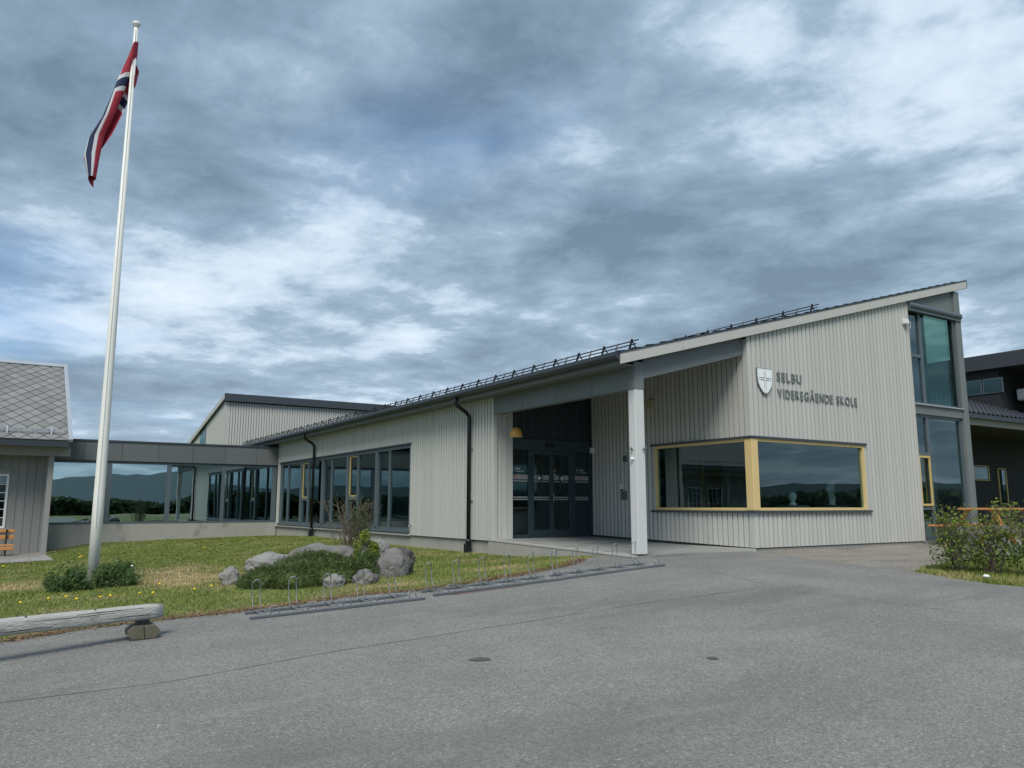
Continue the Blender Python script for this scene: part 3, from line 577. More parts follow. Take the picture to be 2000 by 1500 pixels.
cbox('camera_housing', 'white', wc, 5.44, 5.58, -.10, -.001, 5.03, 5.14); MB().tube([(5.58, -.05, 5.1), (5.66, -.08, 5.1), (5.70, -.06, 5.02), (5.70, -.03, 4.95)], .008, 6).build('cable', 'white', wc)
# corner window
cw = MB().box(0.005, 3.60, -.012, .09, .70, .755).box(.05, 3.60, .0, .09, 2.035, 2.09).box(3.545, 3.60, -.01, .088, .755, 2.035)
cw.box(.005, .09, .12, 2.72, .70, .755).box(.0, .09, .12, 2.72, 2.035, 2.09).box(.002, .088, 2.665, 2.72, .755, 2.035)
cwo = cw.build('corner_window', 'yellow', sb)
MB().cbox(-.016, .165, -.016, .165, .702, 2.088, .006).build('corner_post', 'yellow', cwo)
box('window_reveal', 'paint_flat', cwo, 3.602, 3.655, .0, .09, .66, 2.09); box('window_reveal', 'paint_flat', cwo, .002, .09, 2.722, 2.795, .66, 2.09)
pane(cwo, .165, 3.545, .755, 2.035, .045, 'glass'); box('pane', 'glass', cwo, .045, .053, .165, 2.665, .755, 2.035)
MB().box(-.035, 3.68, -.035, .03, 2.093, 2.135).box(-.035, .03, .03, 2.82, 2.093, 2.135).build('head_flashing', 'flash', cwo)
MB().box(-.05, 3.71, -.05, .03, .655, .697).box(-.05, .03, .03, 2.84, .655, .697).build('sill', 'flash', cwo)
# busts standing inside behind the pane
bs = thing('head_bust', 'pale plaster head bust standing inside the corner window', 'bust', (2.35, 1.0, .6))
box('shelf', 'inner', bs, 2.1, 2.65, .75, 1.25, .70, .80)
def bust(p, x, y, z, s_):
    m_ = MB().lathe([(.09*s_, z), (.10*s_, z+.03*s_), (.055*s_, z+.07*s_), (.05*s_, z+.11*s_), (.085*s_, z+.16*s_), (.10*s_, z+.22*s_), (.095*s_, z+.28*s_), (.06*s_, z+.33*s_), (.01*s_, z+.345*s_)], x, y, 16)
    m_.add([(x-.02*s_, y-.095*s_, z+.19*s_), (x+.02*s_, y-.095*s_, z+.19*s_), (x, y-.135*s_, z+.19*s_), (x, y-.09*s_, z+.25*s_)], [(0, 1, 2), (0, 2, 3), (2, 1, 3)])
    return m_.build('cast', 'plaster', p, True)
bust(bs, 2.42, 1.0, .80, .85)
ts = thing('torso_cast', 'pale twisted plaster cast standing inside the right half of the corner window', 'sculpture', (3.8, 1.0, .6))
box('shelf', 'inner', ts, 3.55, 4.1, .75, 1.25, .70, .80)
MB().tube([(3.78, 1, .80), (3.80, 1, .86), (3.80, 1, .95), (3.76, 1, 1.06), (3.74, 1, 1.16), (3.80, 1, 1.24), (3.92, 1, 1.29)], [.09, .07, .09, .075, .10, .09, .04], 12).build('cast', 'plaster', ts, True)
# glazed corner bay
gb = MB().box(XW+.03, XE, .0, .13, 2.93, 3.14).build('bay_frame', 'slate_panel', sb)
box('corner_trim', 'paint_flat', sb, XW-.028, XW+.03, -.012, .14, -.01, ZR(XW)-.003)
cbox('bay_post', 'slate_panel', sb, 7.80, XE, -.03, .2, -.1, ZR(7.8)-.003)
MB().hexa([(XW+.03, .03, 5.60), (7.80, .03, 5.60), (7.80, .14, 5.60), (XW+.03, .14, 5.60), (XW+.03, .03, ZR(XW)-.003), (7.80, .03, ZR(7.8)-.003), (7.80, .14, ZR(7.8)-.003), (XW+.03, .14, ZR(XW)-.003)]).build('bay_gable_panel', 'slate_panel', sb)
MB().tube([(XW+.04, -.02, 5.53), (7.99, -.02, 5.53)], .085, 12).box(XW+.04, 7.99, -.06, .02, 5.40, 5.45).build('sunshade_box', 'frame', sb, False)
uw = MB().box(XW+.03, 7.80, .05, .12, 3.14, 3.22).box(XW+.03, 7.80, .05, .12, 5.42, 5.60).box(6.22, 6.32, .05, .12, 3.22, 5.42).box(XW+.03, XW+.08, .05, .12, 3.22, 5.42).box(7.74, 7.80, .05, .12, 3.22, 5.42).box(XW+.08, 6.22, .05, .12, 4.30, 4.38).build('upper_window', 'frame', sb)
pane(uw, 6.32, 7.74, 3.22, 5.42, .085, 'glass_top'); pane(uw, XW+.08, 6.22, 4.38, 5.42, .085, 'glass'); pane(uw, XW+.08, 6.22, 3.22, 4.30, .085, 'glass')
box('sill', 'zinc', uw, XW+.03, 7.80, -.05, .05, 3.143, 3.17)
MB().tube([(7.66, -.0, 3.2), (7.66, -.0, 5.45)], .012, 6).tube([(7.74, -.0, 3.2), (7.74, -.0, 5.45)], .012, 6).build('sunshade_rail', 'galv_rail', uw)
lo_ = MB().box(XW+.03, 7.80, .05, .12, .0, .12).box(XW+.03, 7.80, .05, .12, 2.86, 2.93).box(6.22, 6.32, .05, .12, .12, 2.86).box(XW+.03, XW+.07, .05, .12, .12, 2.86).box(7.70, 7.80, .05, .12, .12, 2.86).box(XW+.07, 6.22, .05, .12, 1.96, 2.04).box(XW+.07, 6.22, .05, .12, .70, .78).build('lower_window', 'frame', sb)
pane(lo_, 6.32, 7.70, .12, 2.86, .085, 'glass'); pane(lo_, XW+.07, 6.22, 2.04, 2.86, .085, 'glass'); pane(lo_, XW+.07, 6.22, .12, .70, .085, 'glass')
ysf = MB().box(XW+.075, 6.215, .02, .05, .79, .84).box(XW+.075, 6.215, .02, .05, 1.90, 1.95).box(XW+.075, XW+.12, .02, .05, .84, 1.90).box(6.17, 6.215, .02, .05, .84, 1.90).build('opening_sash', 'yellow2', lo_); pane(ysf, XW+.12, 6.17, .84, 1.90, .085, 'glass')
box('interior_wall', 'inner', sb, XW-.1, 7.8, 1.9, 2.0, 3.03, 5.35); box('upper_floor', 'inner_room', sb, .2, 7.8, .2, 6.4, 2.95, 3.02)
pl = thing('potted_plant', 'large leafed green plant behind the lower right glazing', 'plant', (7.1, .75, .02))
MB().lathe([(.13, .02), (.18, .42), (.15, .42)], 7.1, .75, 14).build('pot', 'inner_pale', pl)
mb = MB()
for k in range(11):
    a = k*2.4; ln = random.uniform(.45, .75); ele = random.uniform(.3, 1.1); d = Vector((math.cos(a)*math.cos(ele), math.sin(a)*math.cos(ele)*.6, math.sin(ele))); b0_ = Vector((7.1, .75, .45+.04*k)); sd = d.cross(Vector((0, 0, 1))).normalized()
    pr = [b0_+d*(ln*q)+Vector((0, 0, -.25*q*q*ln)) for q in (0, .3, .6, .85, 1)]; wd = [.01, .09, .12, .07, .0]; vs = []
    for p, w_ in zip(pr, wd): vs += [p-sd*w_, p+sd*w_+Vector((0, 0, .02))]
    mb.add(vs, [(2*i, 2*i+1, 2*i+3, 2*i+2) for i in range(4)])
mb.build('leaves', 'leaf_mid', pl)
# long window band
lb = MB()
Y0, Y1 = 9.22, 21.14
lb.box(LX+.01, LX+.10, Y0, Y1, .10, .20).box(LX+.01, LX+.10, Y0, Y1, 2.36, 2.45).box(LX+.01, LX+.10, Y0, Y0+.06, .20, 2.36).box(LX+.01, LX+.10, Y1-.22, Y1, .20, 2.36)
lbo = lb.build('long_window', 'frame', sb)
box('head_flashing', 'flash', lbo, LX-.04, LX+.01, Y0-.06, Y1+.08, 2.452, 2.49); box('sill', 'frame', lbo, LX-.05, LX+.012, Y0-.05, Y1+.1, .075, .118); box('sill_board', 'paint_flat', lbo, LX-.02, LX+.019, Y0-.04, 21.52, .0, .058)
wides = [11.49, 13.83, 16.18, 18.49]; thins = [10.62, 13.01, 15.35, 17.76, 20.14]
for y in wides: box('mullion', 'frame', lbo, LX-.025, LX+.10, y-.07, y+.07, .20, 2.36)
for y in thins: box('mullion', 'frame', lbo, LX+.005, LX+.095, y-.035, y+.035, .20, 2.36)
ed_ = sorted([Y0+.06]+[v_ for y in wides for v_ in (y-.07, y+.07)]+[v_ for y in thins for v_ in (y-.035, y+.035)]+[Y1-.22])
for a, b_ in zip(ed_[0::2], ed_[1::2]):
    if abs(a-13.045) < .03 or abs(a-17.795) < .03:
        box('transom', 'frame', lbo, LX+.01, LX+.09, a, b_, .98, 1.08); s2 = MB().box(LX+.03, LX+.05, a+.02, b_-.02, 1.085, 1.12).box(LX+.03, LX+.05, a+.02, b_-.02, 2.315, 2.335).box(LX+.03, LX+.05, a+.02, a+.04, 1.12, 2.315).box(LX+.03, LX+.05, b_-.055, b_-.02, 1.12, 2.315).build('opening_sash', 'yellow2', lbo)
        box('pane', 'glass', s2, LX+.05, LX+.058, a+.04, b_-.055, 1.12, 2.315); box('pane', 'glass', lbo, LX+.05, LX+.058, a, b_, .20, .98)
    else: box('pane', 'glass', lbo, LX+.05, LX+.058, a, b_, .20, 2.36)

# ------------------------------------------------------------------ sign on the gable
em = thing('shield_emblem', 'white shield emblem with a cross on the gable wall left of the lettering', 'emblem', (.44, 0, 3.2))
x0, z0, W_, H_ = .215, 2.945, .455, .545
MB().prism(shield_pts(x0, z0, W_, H_), 'y', -.035, -.002).build('backing', 'letter', em)
cxx, czz = x0+W_*.5, z0+H_*.60
def clip_poly(poly, ax_, val, keep_gt):
    out = []; n_ = len(poly)
    for i in range(n_):
        a, b_ = poly[i], poly[(i+1) % n_]; ia = (a[ax_] > val) == keep_gt; ib = (b_[ax_] > val) == keep_gt
        if ia: out.append(a)
        if ia != ib: t_ = (val-a[ax_])/(b_[ax_]-a[ax_]); out.append((a[0]+(b_[0]-a[0])*t_, a[1]+(b_[1]-a[1])*t_))
    return out
inn = [(x0+W_/2+(p[0]-x0-W_/2)*.93, z0+H_*.55+(p[1]-z0-H_*.55)*.94) for p in shield_pts(x0, z0, W_, H_)]
for sx_ in (0, 1):
    for sz_ in (0, 1):
        q = clip_poly(clip_poly(inn, 0, cxx+(.034 if sx_ else -.034), bool(sx_)), 1, czz+(.030 if sz_ else -.030), bool(sz_))
        MB().prism(q, 'y', -.044, -.035).build('field', 'emblem', em)
MB().prism([(cxx-.030, z0+H_*.965), (cxx+.030, z0+H_*.965), (cxx+.012, czz+.12), (cxx+.012, czz-.15), (cxx+.020, z0+.07), (cxx, z0+.045), (cxx-.020, z0+.07), (cxx-.012, czz-.15), (cxx-.012, czz+.12)], 'y', -.046, -.035).build('cross_post', 'emblem', em)
MB().prism([(x0+.022, czz+.022), (cxx-.08, czz+.010), (cxx-.013, czz+.009), (cxx-.013, czz-.009), (cxx-.08, czz-.010), (x0+.022, czz-.022)], 'y', -.045, -.035).prism([(x0+W_-.022, czz+.022), (cxx+.08, czz+.010), (cxx+.013, czz+.009), (cxx+.013, czz-.009), (cxx+.08, czz-.010), (x0+W_-.022, czz-.022)], 'y', -.045, -.035).build('cross_arm', 'emblem', em)
def letters(root, text, x0, x1, z, cap):
    size = cap/.70; adv = []
    for ch in text:
        if ch == ' ': adv.append((None, None, .22*size)); continue
        V_, F_ = glyphs(ch, size, 1.0, .008, .0025); mn = min(p[0] for p in V_); mx_ = max(p[0] for p in V_); adv.append(([(p[0]-mn, p[1], p[2]) for p in V_], F_, mx_-mn))
    gap = .050; nat = sum(a[2] for a in adv)+gap*(len(text)-1); k_ = (x1-x0)/nat; x = x0
    for V_, F_, w_ in adv:
        if V_: fixn(MB().add([(x+p[0]*k_, -.014-p[2], z+p[1]) for p in V_], F_).build('letter', 'letter', root))
        x += (w_+gap)*k_
l1 = thing('name_lettering', 'upper grey sign line reading SELBU on the gable wall', 'sign', (1.2, 0, 3.28)); letters(l1, 'SELBU', .83, 1.60, 3.285, .18)
l2 = thing('name_lettering', 'lower grey sign line reading VIDEREGÅENDE SKOLE on the gable wall', 'sign', (2.1, 0, 2.93)); letters(l2, 'VIDEREGÅENDE SKOLE', .83, 3.45, 2.94, .18)

# ------------------------------------------------------------------ glazed link
LY = 21.54
lk = thing('glass_link', 'low glazed link corridor with grey fascia panels between the two buildings', 'corridor', (-6.8, LY, -.5))
box('base_wall', 'concrete', lk, -10.72, LX+.04, LY+.02, LY+.25, -1.1, .14)
box('fascia_backing', 'flash', lk, -10.72, LX-.002, LY-.0, LY+.2, 2.38, 3.10)
jn = [-10.99, -9.77, -8.54, -7.32, -6.11, -4.91, -3.71, LX]
for a, b_ in zip(jn[:-1], jn[1:]): box('fascia_panel', 'link_panel', lk, max(a, -10.72)+.006, b_-.006, LY-.03, LY-.001, 2.40, 3.08)
lr = box('link_roof', 'flash', lk, -10.72, LX-.004, LY-.06, LY+2.7, 3.082, 3.14)
lf = MB().box(-10.72, LX-.003, LY+.03, LY+.12, .142, .22).box(-10.72, LX-.003, LY+.03, LY+.12, 2.30, 2.378)
for a, b_ in ((-10.72, -10.66), (-8.99, -8.82), (-6.97, -6.81), (-4.99, -4.86), (-3.05, LX-.003)): lf.box(a, b_, LY+.025, LY+.12, .22, 2.30)
lfo = lf.build('link_window', 'frame', lk)
for a, b_ in ((-10.66, -8.99), (-8.82, -6.97), (-6.81, -4.99), (-4.86, -3.05)): pane(lfo, a, b_, .22, 2.30, LY+.06, 'glass_link')
box('floor', 'inner_floor', lk, -10.7, LX, LY+.25, LY+2.6, -.1, .05); box('back_wall', 'inner', lk, -10.7, LX, LY+2.4, LY+2.6, -.1, 3.08)
for x in (-9.9, -7.5, -5.6): box('inner_post', 'frame', lk, x, x+.1, LY+2.2, LY+2.398, .05, 3.0)

# ------------------------------------------------------------------ old house on the left
HB = -.83; HX = -10.72; HL = -27.0
oh = thing('slate_roof_house', 'grey boarded house with a diamond slate roof at the left edge', 'house', (HX-4, 20.6, HB))
wins = [(-13.05, -11.94, .07, 1.83), (-16.6, -15.5, .07, 1.83), (-20.0, -18.9, .07, 1.83), (-21.6, -20.5, .07, 1.83), (-24.6, -23.5, .07, 1.83)]
hw = wallmesh('x', 20.72, 20.9, HL, HX-.12, K(HB+.05), K(2.9), [(a+.05, b_-.05, c_+.05, d_-.05) for a, b_, c_, d_ in wins]).build('front_wall', 'house', oh)
x = HL
while x < HX-.16:
    for (p, q, lo, hi) in pieces(x, min(x+.235, HX-.14), K(HB+.07), K(2.6), wins): MB().hexa(hex_on('x', 20.69, 20.72, p, q, lo, hi)).build('board', 'house', hw)
    x += .247
box('base_strip', 'black', hw, HL, HX-.14, 20.72, 20.86, HB-.3, HB+.05)
box('end_wall', 'house', oh, HX-.16, HX-.02, 20.73, 32, HB-.2, 3.2)
for x in (HX, HX-3.5, HX-7.0, HX-10.5, HX-14.0): cbox('porch_post', 'house_trim', oh, x-.17, x-.01, 19.98, 20.14, h1(x-.1, 20.0)-.02, 2.42)
box('porch_beam', 'house_trim', oh, HL, -10.28, 19.94, 20.17, 2.425, 2.70); box('porch_soffit', 'house_trim', oh, HL, -10.33, 19.72, 20.9, 2.705, 2.74)
for a, b_, c_, d_ in wins:
    wf = MB().box(a, b_, 20.66, 20.71, c_, c_+.07).box(a, b_, 20.66, 20.71, d_-.07, d_).box(a, a+.07, 20.66, 20.71, c_+.07, d_-.07).box(b_-.07, b_, 20.66, 20.71, c_+.07, d_-.07).build('window', 'white', oh)
    n_r = 6; hh = (d_-c_-.14)/n_r; ww = (b_-a-.14)/3
    for r_ in range(1, n_r): box('glazing_bar', 'white', wf, a+.07, b_-.07, 20.665, 20.70, c_+.07+r_*hh-.012, c_+.07+r_*hh+.012)
    for q in (1, 2): box('glazing_bar', 'white', wf, a+.07+q*ww-.012, a+.07+q*ww+.012, 20.668, 20.698, c_+.072, d_-.072)
    box('pane', 'glass', wf, a+.07, b_-.07, 20.72, 20.728, c_+.07, d_-.07); box('sill', 'house_trim', wf, a-.08, b_+.12, 20.60, 20.69, c_-.07, c_-.005); box('head_board', 'house', wf, a-.06, b_+.1, 20.655, 20.69, d_+.005, d_+.16)
box('room_back', 'black', oh, HL, HX-.2, 21.6, 21.7, HB, 2.9)
EY, EZ, RY, RZ = 19.50, 2.90, 26.4, 6.42; sl_ = (RZ-EZ)/(RY-EY); SL = math.hypot(RY-EY, RZ-EZ)
def on_roof(x, s_, up=0.0):
    c_, s2 = (RY-EY)/SL, (RZ-EZ)/SL; return (x, EY+c_*s_-s2*up, EZ+s2*s_+c_*up)
hr = MB().add([on_roof(HL, 0), on_roof(-10.36, 0), on_roof(-10.36, SL), on_roof(HL, SL), (HL, RY+7, EZ), (-10.36, RY+7, EZ), on_roof(HL, 0, -.1), on_roof(-10.36, 0, -.1), on_roof(HL, SL, -.1), on_roof(-10.36, SL, -.1), (HL, RY+7, EZ-.1), (-10.36, RY+7, EZ-.1)], [(0, 1, 2, 3), (3, 2, 5, 4), (6, 8, 9, 7), (8, 10, 11, 9), (0, 6, 7, 1), (1, 7, 9, 2), (2, 9, 11, 5)]).build('slate_roof', 'slategap', oh); fixn(hr)
sw_, sh_ = .47, .68; rowh = sh_/2; slate0 = None
half = MB()
nrow = int(SL/rowh)
for r_ in range(0, nrow+1):
    s_ = r_*rowh; xo = -10.40-(sw_/2 if r_ % 2 else 0)-sw_/2
    k_ = -1
    while xo-k_*sw_ > HL+.5:
        xc = xo-k_*sw_; k_ += 1
        top, bot, g_ = min(s_+sh_/2-.018, SL-.03), max(s_-sh_/2+.018, .02), sw_/2-.0125
        if top-bot < .1 or xc-g_ > -10.44: continue
        dia = [(xc, s_-sh_/2+.018), (xc+g_, s_), (xc, s_+sh_/2-.018), (xc-g_, s_)]
        for ax__, val, gt_ in ((0, -10.405, False), (1, .02, True), (1, SL-.03, False)): dia = clip_poly(dia, ax__, val, gt_) if dia else dia
        if len(dia) < 3: continue
        nd_ = len(dia); vv = [on_roof(a, b_, .02-.012*(b_-s_)/sh_+.010) for a, b_ in dia]+[on_roof(a, b_, .02-.012*(b_-s_)/sh_) for a, b_ in dia]
        m_ = MB().add(vv, [tuple(range(nd_)), tuple(range(nd_, 2*nd_))[::-1]]+[(i, nd_+i, nd_+(i+1) % nd_, (i+1) % nd_) for i in range(nd_)])
        if xc > -13.3: m_.build('slate', 'slate', hr)
        else: half.add(m_.v, m_.f)
half.build('far_slates', 'slate', hr, kind='stuff')
MB().hexa([on_roof(-10.40, -.05, .0), on_roof(-10.27, -.05, .0), on_roof(-10.27, SL+.1, .0), on_roof(-10.40, SL+.1, .0), on_roof(-10.40, -.05, .09), on_roof(-10.27, -.05, .09), on_roof(-10.27, SL+.1, .09), on_roof(-10.40, SL+.1, .09)]).build('verge_flashing', 'zinc', hr)
MB().hexa([on_roof(HL, SL-.22, .045), on_roof(-10.41, SL-.22, .045), on_roof(-10.41, SL+.06, .045), on_roof(HL, SL+.06, .045), on_roof(HL, SL-.22, .075), on_roof(-10.41, SL-.22, .075), on_roof(-10.41, SL+.06, .10), on_roof(HL, SL+.06, .10)]).build('ridge_flashing', 'zinc', hr)
box('gutter', 'gutter', oh, HL, -10.37, 19.40, 19.53, 2.70, 2.88)
sg2 = MB().box(HL, -10.5, *[on_roof(0, .62, .14)[1]+d for d in (-.02, .02)], on_roof(0, .62, .14)[2]-.02, on_roof(0, .62, .14)[2]+.02).box(HL, -10.5, *[on_roof(0, .50, .10)[1]+d for d in (-.015, .015)], on_roof(0, .50, .10)[2]-.015, on_roof(0, .50, .10)[2]+.015).build('snow_rail', 'zinc', hr)
for x in (-10.9, -12.15, -13.4): MB().hexa([on_roof(x, .38, .03), on_roof(x+.03, .38, .03), on_roof(x+.03, .72, .03), on_roof(x, .72, .03), on_roof(x, .38, .05), on_roof(x+.03, .38, .05), on_roof(x+.03, .66, .2), on_roof(x, .66, .2)]).build('rail_bracket', 'zinc', hr)
# bench and paving in front of it
bn = thing('slatted_bench', 'orange slatted wooden bench against the grey house wall', 'bench', (-12.6, 19.6, h1(-12.6, 19.6)))
for (y0, y1, z0, z1) in ((19.86, 19.90, -.26, -.13), (19.86, 19.90, -.05, .05), (19.42, 19.54, -.46, -.42), (19.56, 19.68, -.455, -.415), (19.70, 19.82, -.46, -.42), (19.36, 19.40, -.58, -.48)): cbox('slat', 'orange', bn, -13.5, -11.66, y0, y1, z0, z1)
for x in (-13.3, -11.9): MB().box(x, x+.05, 19.42, 19.47, h1(x, 19.4), -.46).box(x, x+.05, 19.80, 19.855, h1(x, 19.8), .05).box(x, x+.05, 19.47, 19.80, -.52, -.462).build('leg', 'iron', bn)
pv = struct(MB().add([(a, b_, h1(a, b_)-.002) for a, b_ in ((-14.6, 15.0), (-10.86, 15.0), (-10.72, 20.7), (-14.6, 20.7))], [(0, 1, 2, 3)]).build('house_paving', 'gravel'))
for i in range(7):
    for j in range(11):
        x = -14.3+i*.505; y = 15.05+j*.505
        if x > -10.95: continue
        hz = [h1(a, b_)+.012+random.uniform(0, .012) for a, b_ in ((x, y), (x+.49, y), (x+.49, y+.49), (x, y+.49))]
        MB().hexa([(x, y, hz[0]-.05), (x+.485, y, hz[1]-.05), (x+.485, y+.485, hz[2]-.05), (x, y+.485, hz[3]-.05), (x, y, hz[0]), (x+.485, y, hz[1]), (x+.485, y+.485, hz[2]), (x, y+.485, hz[3])]).build('paving_slab', 'pav', pv)

# ------------------------------------------------------------------ taller block behind
BY = 31.0; BX = -2.87
bk = thing('tall_hall', 'tall pale boarded hall with dark roof edge rising behind the link', 'building', (4, 35, -.3))
ZB = lambda y: 6.36-.212*(y-BY)
fw_ = box('front_wall', 'paint_back', bk, BX+.02, 9, BY+.02, BY+.2, -.5, 6.0); boards(fw_, 'x', BY-.015, BX+.10, 9, K(2.5), K(6.02), [], pitch=.133, joined='boards'); box('corner_board', 'paint_flat', fw_, BX-.01, BX+.095, BY-.015, BY+.08, 2, 6.02)
sd_ = MB().hexa(hex_on('y', BX+.02, BX+.2, BY+.2, 46, (-.5, -.5), (ZB(BY)-.25, ZB(46)-.25))).build('side_wall', 'paint_back', bk); boards(sd_, 'y', BX-.015, BY+.085, 46, K(2.5), lambda s: ZB(s)-.24, [(35.3, 36.9, 2.5, 5.12)], pitch=.133, joined='boards')
wn = box('window', 'frame', bk, BX-.02, BX+.01, 35.3, 36.9, 3.0, 5.10); box('pane', 'glass_top', wn, BX-.03, BX-.02, 35.42, 36.0, 3.05, 4.9); box('pane', 'glass_top', wn, BX-.03, BX-.02, 36.1, 36.78, 3.05, 4.75)
rb = MB().hexa([(BX-.12, BY-.18, 6.16), (9.3, BY-.18, 6.16), (9.3, 46.2, ZB(46.2)-.2), (BX-.12, 46.2, ZB(46.2)-.2), (BX-.12, BY-.18, 6.42), (9.3, BY-.18, 6.42), (9.3, 46.2, ZB(46.2)+.06), (BX-.12, 46.2, ZB(46.2)+.06)]).build('roof', 'flash', bk); box('eaves_fascia', 'flash', rb, BX-.14, 9.3, BY-.21, BY-.182, 6.06, 6.44)
MB().hexa([(BX-.15, BY-.2, 6.15), (BX-.122, BY-.2, 6.15), (BX-.122, 46.2, ZB(46.2)-.21), (BX-.15, 46.2, ZB(46.2)-.21), (BX-.15, BY-.2, 6.40), (BX-.122, BY-.2, 6.40), (BX-.122, 46.2, ZB(46.2)+.04), (BX-.15, 46.2, ZB(46.2)+.04)]).build('verge_board', 'paint_flat', rb)

# ------------------------------------------------------------------ dark wing on the right
nb_ = thing('dark_wing', 'dark school wing with black tiled roof at the right edge', 'building', (16, 5, -.1))
e_ = 3.0
box('wall', 'dark_wall', nb_, 9.5, 26, 5.6, 5.8, -.1, 4.0); 
nr = MB().hexa([(9.2, e_, 3.62), (26, e_, 3.62), (26, 7.6, 5.32), (9.2, 7.6, 5.32), (9.2, e_, 3.74), (26, e_, 3.74), (26, 7.6, 5.44), (9.2, 7.6, 5.44)]).build('tiled_roof', 'tile', nb_)
mb = MB(); ys_ = np.arange(e_-.05, 7.6, .32); xs_ = np.arange(9.2, 20.0, .06)
for q, y in enumerate(ys_):
    o_ = len(mb.v)
    for x in xs_:
        w_ = .03*math.sin(2*math.pi*x/.3)
        mb.v.append((x, y, 3.74+(y-e_)*.3696+.10+w_)); mb.v.append((x, y+.33, 3.74+(y+.33-e_)*.3696+.05+w_)); mb.v.append((x, y, 3.74+(y-e_)*.3696+.05+w_))
    for i in range(len(xs_)-1):
        a = o_+3*i; mb.f += [(a, a+3, a+4, a+1), (a+2, a+5, a+3, a)]
mb.build('roof_tiles', 'tile', nr, kind='stuff')
box('gutter', 'gutter', nb_, 9.2, 26, e_-.18, e_-.05, 3.58, 3.72); box('eaves_board', 'cream', nb_, 9.2, 26, e_-.02, e_+.02, 3.38, 3.60); box('porch_soffit', 'dark_wall', nb_, 9.2, 26, e_+.03, 5.6, 3.36, 3.42)
for x in (11.0, 26.0-.2): box('porch_post', 'dark_wall', nb_, x, x+.14, e_+.1, e_+.24, -.1, 3.38)
ub = box('upper_wall', 'dark_wall', nb_, 20.0, 24, 4.85, 16, 3.8, 6.05); box('upper_wall_return', 'dark_wall', nb_, 22.6, 24, 1.0, 4.85, 3.8, 6.05); box('upper_fascia', 'dark_band', ub, 19.75, 24.2, .6, 9.3, 6.05, 6.62)
for y0, y1 in ((4.7, 5.45), (5.5, 6.3)):
    f_ = box('window', 'frame', ub, 19.96, 19.998, y0, y1, 5.12, 5.70); box('pane', 'glass_top', f_, 19.95, 19.96, y0+.04, y1-.04, 5.16, 5.66)
for (x0, x1, z0, z1) in ((18.95, 20.1, 1.75, 2.32), (20.75, 21.4, .85, 2.25)):
    f_ = MB().box(x0, x1, 5.56, 5.6, z0, z0+.04).box(x0, x1, 5.56, 5.6, z1-.03, z1).box(x0, x0+.06, 5.56, 5.6, z0+.06, z1-.06).box(x1-.06, x1, 5.56, 5.6, z0+.06, z1-.06).build('window', 'yellow2', nb_); box('pane', 'glass', f_, x0+.06, x1-.06, 5.58, 5.588, z0+.06, z1-.06)
rv = thing('roof_vent', 'white ventilation hood standing on the black tiled roof', 'vent', (21.3, 4.4, 4.3))
MB().cbox(20.9, 21.8, 4.2, 4.7, 4.85, 5.3, .05).build('hood', 'white', rv); MB().tube([(20.3, 4.0, 4.22), (21.1, 4.4, 4.85)], .035, 6).tube([(20.3, 4.0, 4.22), (21.3, 3.9, 4.2)], .035, 6).tube([(21.3, 3.9, 4.2), (21.3, 4.3, 4.85)], .035, 6).build('stand', 'white', rv)
# orange table and grey rail fence behind the shrubs
ot = thing('picnic_table', 'orange wooden picnic table behind the right hand shrubs', 'table', (6.8, -1.2, -.1))
for i in range(4): cbox('plank', 'orange', ot, 5.55, 7.55, -1.6+i*.19, -1.43+i*.19, .70, .745)
for y in (-2.15, -.45):
    for q in (0, 1): cbox('seat_plank', 'orange', ot, 5.55, 7.55, y+q*.15, y+q*.15+.135, .33, .37)
for x in (5.8, 7.2): MB().hexa([(x, -1.98, -.12), (x+.06, -1.98, -.12), (x+.06, -1.88, -.12), (x, -1.88, -.12), (x, -1.5, .70), (x+.06, -1.5, .70), (x+.06, -1.4, .70), (x, -1.4, .70)]).hexa([(x, -.42, -.12), (x+.06, -.42, -.12), (x+.06, -.32, -.12), (x, -.32, -.12), (x, -1.0, .70), (x+.06, -1.0, .70), (x+.06, -.9, .70), (x, -.9, .70)]).box(x+.061, x+.10, -2.12, -.2, .27, .329).build('leg_frame', 'orange', ot)
rfn = thing('rail_fence', 'low weathered grey two-rail plank fence behind the right hand shrubs', 'fence', (2.5, -2.9, -.15))
cbox('rail', 'grey_wood', rfn, 1.32, 5.2, -2.93, -2.885, .30, .44); cbox('rail', 'grey_wood', rfn, 1.35, 5.2, -2.93, -2.885, -.02, .10)
for x in (1.55, 3.2, 4.9): cbox('fence_post', 'grey_wood', rfn, x, x+.11, -2.884, -2.79, -.35, .36)

